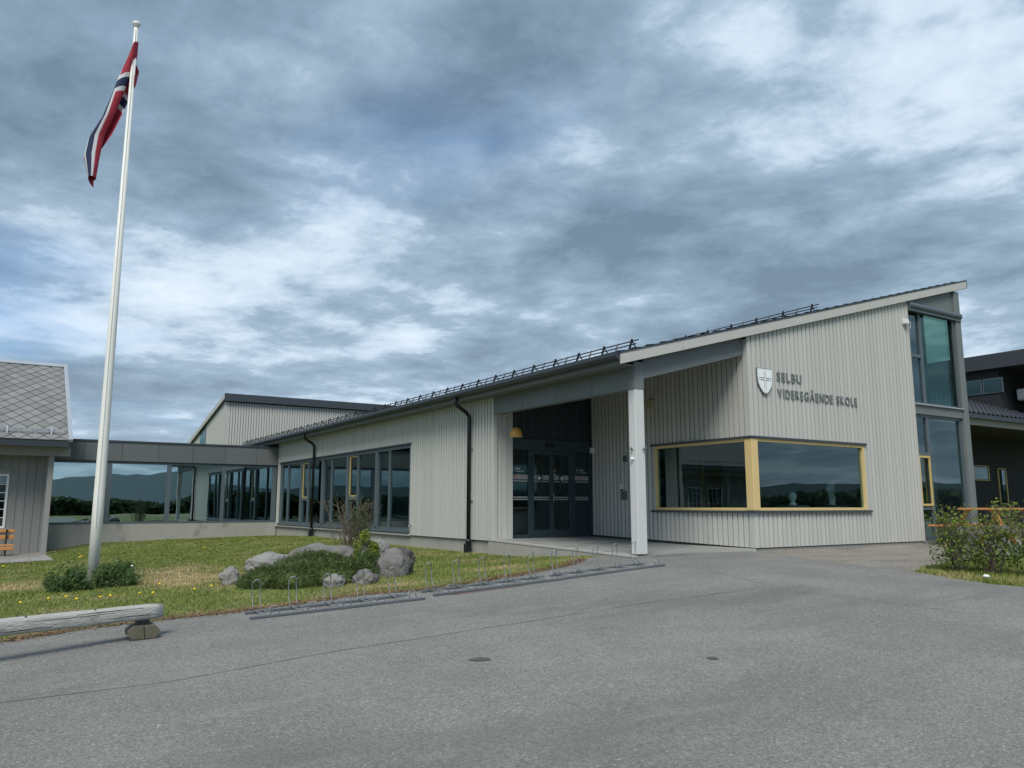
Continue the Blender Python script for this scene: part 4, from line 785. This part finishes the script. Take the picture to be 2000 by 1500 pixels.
# ------------------------------------------------------------------ bike racks
def hoop(x, dx, zt_, yo):
    pts = [(x-dx, .0, .03), (x-dx*.95, yo*.6, zt_*.25), (x-dx, yo, zt_*.5), (x-dx, yo*.95, zt_*.85)]
    for k in range(1, 6): a = math.pi-k*math.pi/6; pts.append((x+dx*math.cos(a), yo*.85-.03*math.sin(a), zt_*.88+dx*1.0*math.sin(a)))
    return pts+[(x+dx, yo*.95, zt_*.85), (x+dx, yo, zt_*.5), (x+dx*.95, yo*.6, zt_*.25), (x+dx, .0, .03)]
def make_rack():
    r_ = bpy.data.objects.new('bike_rack', None); COL.objects.link(r_); r_.empty_display_size = .2; ORG[r_.name] = Vector()
    for y in (0, -.36):
        MB().cbox(-1.03 if y else -1.0, 1.08 if y else 1.0, y-.018, y+.018, .0, .03, .004).build('rail', 'galv_rail', r_)
    for i in range(5):
        x = -.86+i*.42
        MB().tube(hoop(x, .046, .37, .07), .0062, 8).build('wheel_hoop', 'galv', r_, True)
        xo = x+.10
        MB().tube([(xo-.045, -.36, .04), (xo-.045, -.34, .105), (xo-.03, -.335, .115), (xo+.03, -.335, .115), (xo+.045, -.34, .105), (xo+.045, -.36, .04)], .006, 6).build('front_holder', 'galv', r_, True)
        for s_ in (-1, 1): MB().tube([(x+.04*s_, .0, .035), (x+.02+.045*s_, -.14, .03), (xo+.045*s_, -.36, .035)], .006, 6).build('wheel_rod', 'galv', r_, True)
    return r_
r1 = make_rack(); spots = [((-8.66, -.88), (-9.65, -.87), (-7.70, -.92), 'left bike rack, standing apart in front of the boulders'), ((-6.40, -.74), (-7.45, -.78), (-5.35, -.70), 'middle bike rack, with rusty red stain at its front rail'), ((-4.30, -.60), (-5.36, -.68), (-3.19, -.50), 'right bike rack, ending in front of the white column')]
for i, (c_, a, b_, lab) in enumerate(spots):
    o = r1 if i == 0 else copy_tree(r1)
    za, zb_ = h1(*a)+.006, h1(*b_)+.006; o.location = ((a[0]+b_[0])/2, (a[1]+b_[1])/2, (za+zb_)/2); ang = math.atan2(b_[1]-a[1], b_[0]-a[0])
    tilt_y = math.atan2(h1(c_[0], c_[1]+.0)-h1(c_[0], c_[1]-.5), .5)
    o.rotation_euler = (tilt_y, -math.atan2(zb_-za, b_[0]-a[0]), ang); tag(o, 'galvanised '+lab, 'bike rack', 'bike racks along the asphalt edge')
strip('rust_stain', [(-7.2, -1.20), (-6.3, -1.17), (-5.9, -1.14)], .05, 'rust', .0075)

# ------------------------------------------------------------------ log barrier
lg = thing('log_barrier', 'weathered grey log barrier lying on a block at the asphalt edge', 'barrier', (-11, -1.2, -.5))
A_, B_ = Vector((-10.67, -1.47, -.254)), Vector((-14.6, -2.50, -.302)); mb = MB(); n_ = 14; seg = 40; ax_ = (B_-A_).normalized(); u_ = Vector((0, 0, 1)); s3 = ax_.cross(u_).normalized(); u_ = s3.cross(ax_)
for i in range(seg+1):
    p = A_.lerp(B_, i/seg); 
    for k in range(n_):
        a = 2*math.pi*k/n_; rr = .079*(1+.06*noise.noise(Vector((i*.35, math.cos(a)*2, math.sin(a)*2)))); 
        e = 1.0 if 0 < i < seg else .9
        cz = math.sin(a); cz = max(-.70, min(.70, cz))/.70*.88; cs = math.cos(a); cs = max(-.78, min(.78, cs))/.78*.92; mb.v.append(tuple(p+(s3*cs+u_*cz)*rr*e))
for i in range(seg):
    for k in range(n_): mb.f.append((i*n_+k, i*n_+(k+1) % n_, (i+1)*n_+(k+1) % n_, (i+1)*n_+k))
mb.f.append(tuple(range(n_))); mb.f.append(tuple(seg*n_+k for k in range(n_))[::-1]); fixn(mb.build('log', 'log', lg, True))
crk = MB()
for t_, dz in ((.30, .0), (.40, .0), (.155, .0)):
    p = A_.lerp(B_, t_)+Vector((0, .03, -.004)); MB().hexa([tuple(p+Vector((d, -.06+.02*q, .076+r_))) for r_ in (-.01, .006) for d, q in ((-.008, -1), (.004, -1), (.012, 3), (-.0, 3))]).build('crack', 'black', lg)
for t0, t1, hh in ((.02, .13, -.02), (.10, .30, .03), (.22, .42, -.035), (.38, .60, .015), (.05, .2, .048)):
    crk = MB()
    for q in range(8):
        ta, tb = t0+(t1-t0)*q/8, t0+(t1-t0)*(q+1)/8; w_ = .0022*math.sin(math.pi*(q+.5)/8)+.0006; pa, pb = A_.lerp(B_, ta), A_.lerp(B_, tb); ja = hh+.006*noise.noise(Vector((ta*30, hh*50, 0))); jb = hh+.006*noise.noise(Vector((tb*30, hh*50, 0)))
        crk.hexa([tuple(p_-s3*.0735+Vector((0, 0, j_+e_))+Vector((0, dy, 0))) for e_ in (-w_, w_) for p_, j_, dy in ((pa, ja, 0), (pb, jb, 0), (pb, jb, .02), (pa, ja, .02)) for sg in (1,)])
    crk.build('split', 'black', lg)
def foot(x, y, lab):
    z = h1(x, y); ft = tag(MB().build('dummy', 'block'), '', ''); bpy.data.objects.remove(ft)
    ft = thing('barrier_block', lab, 'block', (x, y, z))
    pf = [(-.095, 0), (.09, 0), (.13, .04), (.13, .09), (.09, .135), (-.09, .135), (-.135, .09), (-.135, .045)]
    b_ = MB().prism([(x+a*1.08, z+c_) for a, c_ in pf], 'y', y-.12, y+.12).build('block', 'block', ft); fixn(b_)
    MB().prism([(x+a*1.0+.0, z+.012+c_*.86) for a, c_ in pf], 'y', y-.126, y-.121).build('front_face', 'block_face', ft)
    MB().prism([(x+.004, z+.015), (x+.010, z+.015), (x-.006, z+.136), (x-.012, z+.136)], 'y', y-.130, y-.1265).build('strap', 'black', ft)
    box('packer', 'black', ft, x-.065, x+.05, y-.075, y+.09, z+.136, z+.182)
foot(-10.83, -1.50, 'dark octagonal block carrying the right end of the log'); foot(-14.3, -2.42, 'dark octagonal block carrying the far left end of the log')

# ------------------------------------------------------------------ flagpole and flag
PX, PY = -10.67, 5.4; PZ = h1(PX, PY); PT = 9.93
fp = thing('flagpole', 'tall white tapered flagpole standing between two green shrubs', 'flagpole', (PX, PY, PZ))
MB().tube([(PX, PY, PZ-.05), (PX, PY, PZ+1.5), (PX, PY, 4.0), (PX, PY, PT)], [.094, .090, .073, .036], 20).build('pole', 'pole', fp, True)
MB().lathe([(.04, PT), (.042, PT+.03), (.075, PT+.06), (.08, PT+.08), (.045, PT+.12), (.01, PT+.135)], PX, PY, 14).build('finial', 'pole', fp, True)
MB().tube([(PX-.03, PY-.105, PZ+1.0), (PX-.03, PY-.08, 4), (PX-.01, PY-.045, PT-.05)], .005, 5).build('halyard', 'white', fp)
fl = bpy.data.objects.new('flag', None); bpy.data.objects.remove(fl)
wd_ = (-_rt).copy()                        # breeze direction
fwd = Vector((_fw.x, _fw.y, 0)); NU, NV = 60, 48; mb = MB(); uvs = []
ctr = [(0, -.02, PT-.66), (.12, .05, PT-.90), (.25, .14, PT-1.15), (.45, .25, PT-1.5), (.62, .40, PT-1.95), (.78, .60, PT-2.35), (.90, .66, PT-2.7), (1, .62, PT-3.15)]
wid = [(0, .10), (.12, .20), (.25, .23), (.45, .21), (.62, .21), (.78, .28), (.9, .29), (1, .12)]
def itp(tab, u, k): return float(np.interp(u, [q[0] for q in tab], [q[k] for q in tab]))
for i in range(NU+1):
    u = i/NU; off = itp(ctr, u, 1); z = itp(ctr, u, 2); wv = itp(wid, u, 1)
    for j in range(NV+1):
        v_ = j/NV; ph = 2*math.pi*(1.05*v_-.025+.30*(1-u)**1.3); lat = -wv*.5*math.sin(ph); dep = .13*(1-.4*u)*math.cos(ph)+.015*math.sin(ph*2+u*5)
        zz_ = z-(v_-.5)*.55*(1-u*.75)+.10*math.sin(ph*.5)
        p = Vector((PX, PY, 0))+wd_*(off+lat)+fwd*(dep+.02)+Vector((0, 0, zz_)); mb.v.append(tuple(p)); uvs.append((u, v_))
for i in range(NU):
    for j in range(NV): a = i*(NV+1)+j; mb.f.append((a, a+1, a+NV+2, a+NV+1))
flo = mb.build('flag', 'flag', None, True); uvl = flo.data.uv_layers.new(name='UVMap')
for lp_ in flo.data.loops: uvl.data[lp_.index].uv = uvs[lp_.vertex_index]
tag(flo, 'limp red flag with a blue and white cross hanging from the flagpole', 'flag')

# ------------------------------------------------------------------ boulders
def boulder(name_lab, x, y, zc, w_, h_, m, seed, dp=None, rough=.25, flat=.0, sub=5):
    bm = bmesh.new(); bmesh.ops.create_icosphere(bm, subdivisions=sub, radius=1)
    dp = dp or w_*.75
    for v_ in bm.verts:
        c_ = v_.co.copy(); n_ = noise.fractal(c_*1.1+Vector((seed*3.1, seed, 0)), 1.0, 2.0, 5)*rough+ .35*rough*noise.noise(c_*4+Vector((0, seed, 9)))
        cell = noise.voronoi(c_*1.5+Vector((seed, 0, seed)))[0][0]*.15
        rid = (abs(noise.noise(c_*3.0+Vector((seed, 4, 0))))-.25)*.07+(abs(noise.noise(c_*7.0+Vector((1, seed, 0))))-.25)*.03+noise.noise(c_*15+Vector((seed, 2, 5)))*.010
        c_ *= 1+n_-cell+rid+.04
        v_.co = (x+c_.x*w_*.54, y+c_.y*dp*.54, zc+c_.z*h_*.62)
    me = bpy.data.meshes.new('boulder'); bm.to_mesh(me); bm.free(); me.materials.append(M[m]); me.polygons.foreach_set('use_smooth', [True]*len(me.polygons))
    o = bpy.data.objects.new('boulder', me); COL.objects.link(o); return tag(o, name_lab, 'boulder', 'boulders of the rockery')
boulder('small speckled pale boulder at the left tip of the rockery', -8.93, 3.0, -.37, .30, .30, 'rock_pale', 1)
boulder('flat pale speckled boulder left of the large grey one', -8.18, 3.6, -.22, .72, .36, 'rock_pale', 2, None, .18)
boulder('large flat-topped grey boulder in the middle of the rockery', -7.38, 3.1, -.16, 1.22, .50, 'rock', 3, .9, .16)
boulder('pale angular white boulder on top of the rockery', -6.60, 2.7, -.08, .54, .48, 'rock_pale', 14, .5, .22)
boulder('big round grey boulder at the right front of the rockery', -6.76, 1.6, -.20, .54, .50, 'rock', 5, .5, .12)
boulder('dark rough porous boulder at the right end of the rockery', -6.40, 2.05, -.18, .44, .50, 'rock_dark', 6, .5, .25)
boulder('small low brownish boulder in front of the round grey one', -7.47, .95, -.32, .36, .27, 'rock', 7)
boulder('smallest low boulder half hidden under the juniper', -7.94, .95, -.34, .28, .24, 'rock_pale', 8)

# ------------------------------------------------------------------ vegetation
def leaf_cloud(pts, nrm, size, m, name, parent, asp=.55, jit=.9):
    n_ = len(pts); d = rng.normal(size=(n_, 3)); d = d*jit+nrm; d /= np.linalg.norm(d, axis=1)[:, None]
    t_ = rng.normal(size=(n_, 3)); t_ -= (t_*d).sum(1)[:, None]*d; t_ /= np.linalg.norm(t_, axis=1)[:, None]; b_ = np.cross(d, t_)
    s_ = (size*rng.uniform(.6, 1.3, n_))[:, None]
    V_ = np.stack([pts-t_*s_, pts-b_*s_*asp+d*s_*.12, pts+t_*s_, pts+b_*s_*asp+d*s_*.12], 1).reshape(-1, 3)
    F_ = np.arange(n_*4).reshape(n_, 4); og = np.array(ORG[parent.name]) if parent else np.zeros(3)
    me = bpy.data.meshes.new(name); me.from_pydata((V_-og).tolist(), [], F_.tolist()); me.materials.append(M[m]); o = bpy.data.objects.new(name, me); COL.objects.link(o)
    if parent: o.parent = parent
    return o
def ball(n_, c_, r_, shell=.5):
    d = rng.normal(size=(n_, 3)); d /= np.linalg.norm(d, axis=1)[:, None]; rr = rng.uniform(shell**3, 1, n_)**(1/3)
    return np.array(c_)+d*rr[:, None]*np.array(r_), d
def clumpy(n_, c_, r_, k_, cr_, up=True):
    cc, dd = ball(k_, c_, r_, .55); P_ = []; D_ = []
    for q, d in zip(cc, dd):
        if up and q[2] < c_[2]-r_[2]*.75: continue
        p, e = ball(n_//k_, q, np.array([cr_]*3)*random.uniform(.7, 1.3), .3); P_.append(p); D_.append(d*.6+e*.5+np.array([0, 0, .5]))
    return np.concatenate(P_), np.concatenate(D_)
# lobed-leaf shrubs beside the flagpole
for (x, y, rx, rz, lab) in ((-11.05, 4.75, .31, .23, 'low dark green leafy shrub left of the flagpole'), (-10.32, 4.95, .34, .25, 'low dark green leafy shrub right of the flagpole with a pale blue flower')):
    z = h1(x, y); s_ = thing('perennial_shrub', lab, 'shrub', (x, y, z), 'shrubs at the foot of the flagpole')
    p, d = clumpy(4600, (x, y, z+.12), (rx*1.05, rx*.9, rz*.9), 17, .125); p2, d2 = ball(700, (x, y, z+.16), (rx*1.28, rx*1.15, rz*1.35), .7); p = np.concatenate([p, p2]); d = np.concatenate([d, d2+np.array([0, 0, .5])]); k_ = p[:, 2] > z; leaf_cloud(p[k_], d[k_], .024, 'leaf_dark', 'foliage', s_, .4, 1.1)
    st = MB()
    for q in range(26): a = random.uniform(0, 6.28); rr = random.uniform(.1, rx*.9); st.tube([(x+random.uniform(-.08, .08), y+random.uniform(-.08, .08), z), (x+rr*.6*math.cos(a), y+rr*.6*math.sin(a), z+rz*.7), (x+rr*math.cos(a), y+rr*math.sin(a), z+rz*1.1)], .004, 4)
    st.build('stem', 'stem', s_)
    if x > -10.6:
        MB().lathe([(.004, z+.33), (.02, z+.345), (.012, z+.36)], x+.16, y-.30, 7).build('flower', 'emblem', s_)
# juniper mound
jz = h1(-8.1, 1.9); jn_ = thing('creeping_juniper', 'dark green creeping juniper mound spilling over the rockery', 'shrub', (-8.1, 1.9, jz))
def needles(regions, n_, ln, m, name, parent):
    P_ = []; D_ = []
    for (cx_, cy_, rx, ry, h_) in regions:
        k_ = n_//len(regions); a = rng.uniform(0, 2*np.pi, k_); r_ = np.sqrt(rng.uniform(0, 1, k_)); x = cx_+rx*r_*np.cos(a); y = cy_+ry*r_*np.sin(a); z = H(x, y)+h_*np.sqrt(np.clip(1-r_**2, 0, 1))*rng.uniform(.35, 1.05, k_)
        z += .05*np.array([noise.noise(Vector((float(p)*7, float(q)*7, 2))) for p, q in zip(x, y)])
        P_.append(np.stack([x, y, z], 1)); D_.append(np.stack([.7*r_*np.cos(a), .7*r_*np.sin(a)-.2, np.full(k_, .55)], 1)+rng.normal(size=(k_, 3))*.55)
    P_ = np.concatenate(P_); D_ = np.concatenate(D_); D_ /= np.linalg.norm(D_, axis=1)[:, None]; s_ = np.cross(D_, rng.normal(size=D_.shape)); s_ /= np.linalg.norm(s_, axis=1)[:, None]
    l_ = (ln*rng.uniform(.5, 1.4, len(P_)))[:, None]; V_ = np.stack([P_-s_*l_*.09, P_+s_*l_*.09, P_+D_*l_], 1).reshape(-1, 3)
    og = np.array(ORG[parent.name]) if parent else np.zeros(3); me = bpy.data.meshes.new(name); me.from_pydata((V_-og).tolist(), [], np.arange(len(V_)).reshape(-1, 3).tolist()); me.materials.append(M[m]); o = bpy.data.objects.new(name, me); COL.objects.link(o); o.parent = parent; return o
JR = [(-8.55, 2.0, .50, .55, .24), (-8.25, 1.55, .5, .5, .26), (-7.85, 1.45, .5, .45, .28), (-8.0, 2.2, .6, .6, .30), (-7.45, 1.55, .35, .4, .26), (-7.7, 2.3, .5, .4, .24)]
needles(JR, 42000, .06, 'juniper', 'foliage', jn_); needles(JR[1:4], 2600, .055, 'juniper_b', 'dry_foliage', jn_)
mb = MB()
for (a, b_, rx, ry, h_) in JR:
    z = h1(a, b_); mb.lathe([(rx*.9, z-.05), (rx*.88, z+h_*.2), (rx*.7, z+h_*.5), (rx*.3, z+h_*.72), (.02, z+h_*.76)], a, b_, 14)
mb.build('inner_mass', 'juniper', jn_, True)
def twiggy(root, x, y, z, n_, hgt, spread, leaf_m, leaf_n, lsize, low=.35, rad=.008, name='branches', seedm='twig'):
    mb = MB(); lp_ = []; ld = []
    for q in range(n_):
        a = random.uniform(0, 6.283); sp_ = spread*random.uniform(.25, 1); hh = hgt*random.uniform(.65, 1.05); b0_ = Vector((x+random.uniform(-.12, .12)*spread*2, y+random.uniform(-.12, .12)*spread*2, z-.02)); tip = Vector((x+sp_*math.cos(a), y+sp_*math.sin(a), z+hh)); mid = b0_.lerp(tip, .5)+Vector((random.uniform(-.06, .06), random.uniform(-.06, .06), .06))
        mb.tube([b0_, mid, tip], [rad, rad*.7, rad*.25], 5)
        for s_ in range(random.randint(2, 4)):
            t0 = random.uniform(.35, .9); p0 = (mid.lerp(tip, t0*2-1) if t0 > .5 else b0_.lerp(mid, t0*2)); dd = Vector((random.uniform(-1, 1), random.uniform(-1, 1), random.uniform(.2, 1))).normalized()*hgt*random.uniform(.12, .3)
            mb.tube([p0, p0+dd*.6, p0+dd], [rad*.5, rad*.35, rad*.15], 4)
            for k in range(leaf_n):
                t_ = random.uniform(.1, 1.05); lp_.append(p0+dd*t_+Vector([random.gauss(0, .02) for _ in range(3)])); ld.append((0, 0, .6))
        for k in range(leaf_n*2):
            t_ = random.uniform(low, 1.02); p0 = mid.lerp(tip, t_*2-1) if t_ > .5 else b0_.lerp(mid, t_*2); lp_.append(p0+Vector([random.gauss(0, .03) for _ in range(3)])); ld.append((0, 0, .6))
    mb.build(name, seedm, root)
    if leaf_n: leaf_cloud(np.array([p[:] for p in lp_]), np.array(ld), lsize, leaf_m, 'foliage', root)
# shrubs on the right
for i, (x, y, hgt, sp_, n_, lab) in enumerate(((.14, -3.68, .98, .36, 20, 'left of the right hand shrubs, yellow green, at the tip of the grass strip'), (.34, -4.10, 1.02, .42, 22, 'middle one of the right hand yellow green shrubs'), (.40, -4.68, 1.02, .48, 22, 'rightmost yellow green shrub, cut by the picture edge'))):
    z = h1(x, y); s_ = thing('leafy_shrub', lab, 'shrub', (x, y, z), 'yellow green shrubs at the right edge'); twiggy(s_, x, y, z, n_, hgt, sp_, 'leaf_yel', 7, .026, .3)
    p, d = ball(760, (x+.06, y, z+.30), (.36, .40, .28), .15); leaf_cloud(p, d+np.array([0, 0, .4]), .026, 'leaf_low', 'lower_foliage', s_)
# bare shrub, lime shrub and grass tuft behind the boulders
z = h1(-5.75, 6.0); s_ = thing('sparse_shrub', 'sparse upright shrub with bare reddish twigs in front of the long window', 'shrub', (-5.75, 6.0, z)); twiggy(s_, -5.75, 6.0, z+.05, 36, 1.4, .8, 'leaf_grey', 2, .024, .5, .010)
p, d = ball(900, (-5.55, 5.95, z+.80), (.22, .22, .55), .1); leaf_cloud(p, d, .022, 'leaf_mid', 'upright_foliage', s_)
z = h1(-6.75, 3.0); s_ = thing('lime_shrub', 'bright lime green shrub between the grey and the white boulder', 'shrub', (-6.75, 2.95, z)); p, d = clumpy(2200, (-6.88, 2.55, z+.36), (.24, .22, .30), 26, .09); leaf_cloud(p, d, .02, 'leaf_lime', 'foliage', s_); p, d = clumpy(2600, (-7.12, 1.75, z+.12), (.24, .26, .30), 26, .09); leaf_cloud(p, d, .018, 'leaf_mid', 'lower_foliage', s_)
MB().tube([(-6.8, 2.85, z), (-6.8, 2.85, z+.3)], .01, 5).build('stem', 'twig', s_)
z = h1(-7.4, 4.3); s_ = thing('grass_tuft', 'tall loose grass tuft behind the boulders', 'grass tuft', (-7.4, 4.3, z)); mb = MB()
for q in range(90):
    a = random.uniform(0, 6.283); x, y = -7.45+random.gauss(0, .22), 4.3+random.gauss(0, .15); ln = random.uniform(.25, .6); d = Vector((math.cos(a)*.35, math.sin(a)*.35, 1)).normalized(); p0 = Vector((x, y, h1(x, y))); sd = d.cross(Vector((_fw.x, _fw.y, 0))).normalized()*.006
    mb.add([p0-sd, p0+sd, p0+d*ln*.6+sd*.7, p0+d*ln*.6-sd*.7, p0+d*ln+Vector((math.cos(a), math.sin(a), -.4))*.08], [(0, 1, 2, 3), (3, 2, 4)])
mb.build('blades', 'leaf_grey', s_)
# lawn grass
LAWN = LAWN_EDGE+[(-2.95, 4.9), (-2.9, 21.4), (-10.6, 21.4), (-10.75, 14.9), (-14.7, 14.9), (-14.7, 20.7), (-30, 20)]
STRIP = [(-.56, -3.42), (.2, -3.12), (.9, -2.98), (2.0, -2.75), (5, -2.6), (6, -9), (2.5, -9.5), (-.6, -6.6), (-.98, -5.2), (-1.02, -4.64), (-.88, -4.1)]
def grass(name, poly, n_, box_, lab, hmin, hmax):
    x = rng.uniform(box_[0], box_[1], n_*6); y = rng.uniform(box_[2], box_[3], n_*6); k_ = inside(x, y, poly); x = x[k_]; y = y[k_]
    dist = np.hypot(x-EYE.x, y-EYE.y); pr = np.clip((9/dist)**1.15, 0, 1); k_ = rng.uniform(0, 1, len(x)) < pr; x = x[k_][:n_]; y = y[k_][:n_]; m_ = len(x); dist = np.hypot(x-EYE.x, y-EYE.y)
    z = H(x, y)-.012; a = rng.uniform(0, 2*np.pi, m_); hh = rng.uniform(hmin, hmax, m_)*(1+.5*np.array([noise.noise(Vector((float(p)*1.5, float(q)*1.5, 0))) for p, q in zip(x, y)])); wd = .0045*np.clip(dist/9, 1, 4)
    P0 = np.stack([x, y, z], 1); sd = np.stack([np.cos(a), np.sin(a), np.zeros(m_)], 1)*wd[:, None]; b_ = rng.normal(size=(m_, 2))*.45; tip = P0+np.stack([b_[:, 0]*hh, b_[:, 1]*hh, hh], 1)
    V_ = np.stack([P0-sd, P0+sd, tip], 1).reshape(-1, 3); me = bpy.data.meshes.new(name); me.from_pydata(V_.tolist(), [], np.arange(3*m_).reshape(-1, 3).tolist()); me.materials.append(M['grass']); set_attr(me, 'dry', np.repeat(dryness(x, y), 3))
    o = bpy.data.objects.new(name, me); COL.objects.link(o); o['kind'] = 'stuff'; o['label'] = lab; return o
grass('lawn_grass', LAWN, 190000, (-16, -2.9, -1, 21.4), 'short patchy green lawn grass in front of the link', .014, .040)
grass('verge_grass', STRIP, 30000, (-1.1, 3.2, -8, -2.6), 'short grass strip under the right hand shrubs', .02, .08)
# litter along the asphalt edge
mb = MB(); LE = [Vector(p) for p in LAWN_EDGE[3:-1]]
for q in range(9500):
    i = random.randrange(len(LE)-1); p = LE[i].lerp(LE[i+1], random.random()); o_ = abs(random.gauss(0, .13))*random.choice((1, 1, 1, -.5)); x, y = p.x+random.gauss(0, .03), p.y+.03+o_; z = h1(x, y)+random.uniform(.004, .02); a = random.uniform(0, 6.28); l_ = random.uniform(.008, .026); d = Vector((math.cos(a)*l_, math.sin(a)*l_, random.uniform(-.3, .3)*l_)); s_ = Vector((-math.sin(a), math.cos(a), random.uniform(-.4, .4)))*l_*.35; c_ = Vector((x, y, z)); mb.quad(c_-d, c_-s_, c_+d, c_+s_)
lit = mb.build('leaf_litter', 'litter'); lit['kind'] = 'stuff'; lit['label'] = 'brown leaf litter along the asphalt edge'
mb = MB()
for (x, y) in ((-.72, -3.75), (-.95, -4.2), (-.55, -3.9)): pass
tag(MB().lathe([(.03, h1(-.55, -4.45)+.02), (.05, h1(-.55, -4.45)+.045), (.02, h1(-.55, -4.45)+.07)], -.55, -4.45, 7).build('paper_scrap', 'white'), 'crumpled white paper scrap on the right hand grass strip', 'litter')
# dandelions
dl = [(-11.82, 1.7), (-11.5, 1.87), (-11.31, 1.94), (-11.18, 1.5), (-10.94, 1.42), (-10.81, 1.55), (-10.48, 1.53), (-10.29, 1.38), (-9.98, 2.88), (-9.53, 1.61), (-9.8, 1.34), (-10.36, 12.54), (-10.28, 12.92), (-7.27, 13.14), (-11.97, 10.46)]
_ord = ['first', 'second', 'third', 'fourth', 'fifth', 'sixth', 'seventh', 'eighth', 'ninth', 'tenth', 'eleventh']
_row = sorted([i for i, p in enumerate(dl) if p[1] < 2.2 and p[0] < -10.2], key=lambda i: dl[i][0]-dl[i][1]*.1)
DL = {i: 'yellow dandelion behind the log, '+_ord[k]+' from the left' for k, i in enumerate(_row)}
DL.update({8: 'yellow dandelion on the lawn right of the flagpole shrubs', 9: 'yellow dandelion on the lawn beyond the log end, nearest the bike rack', 10: 'yellow dandelion on the lawn beyond the log end, nearer the log', 11: 'far yellow dandelion by the paving, left one of the pair', 12: 'far yellow dandelion by the paving, right one of the pair', 13: 'far yellow dandelion on the lawn below the link', 14: 'yellow dandelion at the left picture edge near the paving'})
d0 = None
for i, (x, y) in enumerate(dl):
    z = h1(x, y); 
    if d0 is None:
        d0 = bpy.data.objects.new('dandelion', None); COL.objects.link(d0); ORG[d0.name] = Vector(); d0.empty_display_size = .05
        MB().lathe([(.005, .115), (.018, .124), (.020, .132), (.011, .141), (.002, .143)], 0, 0, 9).build('flower_head', 'dandelion', d0, True); MB().tube([(0, 0, -.01), (.005, 0, .06), (0, 0, .118)], .0025, 5).build('stalk', 'stem', d0); o = d0
    else: o = copy_tree(d0)
    o.location = (x, y, z); o.rotation_euler = (random.uniform(-.25, .25), random.uniform(-.25, .25), i); o.scale = (1, 1, 1) if i < 11 or i > 14 else (1.5, 1.5, 1.2)
    tag(o, DL[i], 'dandelion', 'dandelions in the lawn')

# ------------------------------------------------------------------ beyond the camera (seen only in the panes)
def tree(x, y, hgt, rad, lab, m='tree'):
    z = h1(x, y); t_ = thing('broadleaf_tree', lab, 'tree', (x, y, z), 'trees mirrored in the panes'); mb = MB(); mb.tube([(x, y, z-.1), (x+.05, y, z+hgt*.4), (x, y+.05, z+hgt*.8)], [.16, .11, .04], 8)
    for q in range(7): a = q*.9; mb.tube([(x, y, z+hgt*(.3+.07*q)), (x+rad*.7*math.cos(a), y+rad*.7*math.sin(a), z+hgt*(.45+.07*q))], [.05, .015], 5)
    mb.build('trunk', 'bark', t_); p, d = clumpy(8000, (x, y, z+hgt*.60), (rad, rad, hgt*.42), 70, rad*.34); leaf_cloud(p, d, .10, m, 'crown', t_)
na = 90000; aa = rng.uniform(R(-150), R(8), na); rr_ = rng.uniform(86, 98, na); ht = 2.0+.45*(1.2*np.sin(aa*9)+.9*np.sin(aa*23+1)+.6*np.sin(aa*57))  # unseen hedge belt, added to hide the open field in the reflections
pts_ = np.stack([rr_*np.cos(aa), rr_*np.sin(aa), rng.uniform(-.3, 1, na)**1.0*ht], 1)
wood = leaf_cloud(pts_, np.tile(np.array([[-.5, .4, .5]]), (na, 1)), .62, 'tree', 'far_hedge', None); wood['kind'] = 'stuff'; wood['label'] = 'low dark hedge belt added out of view to fill the window reflections'
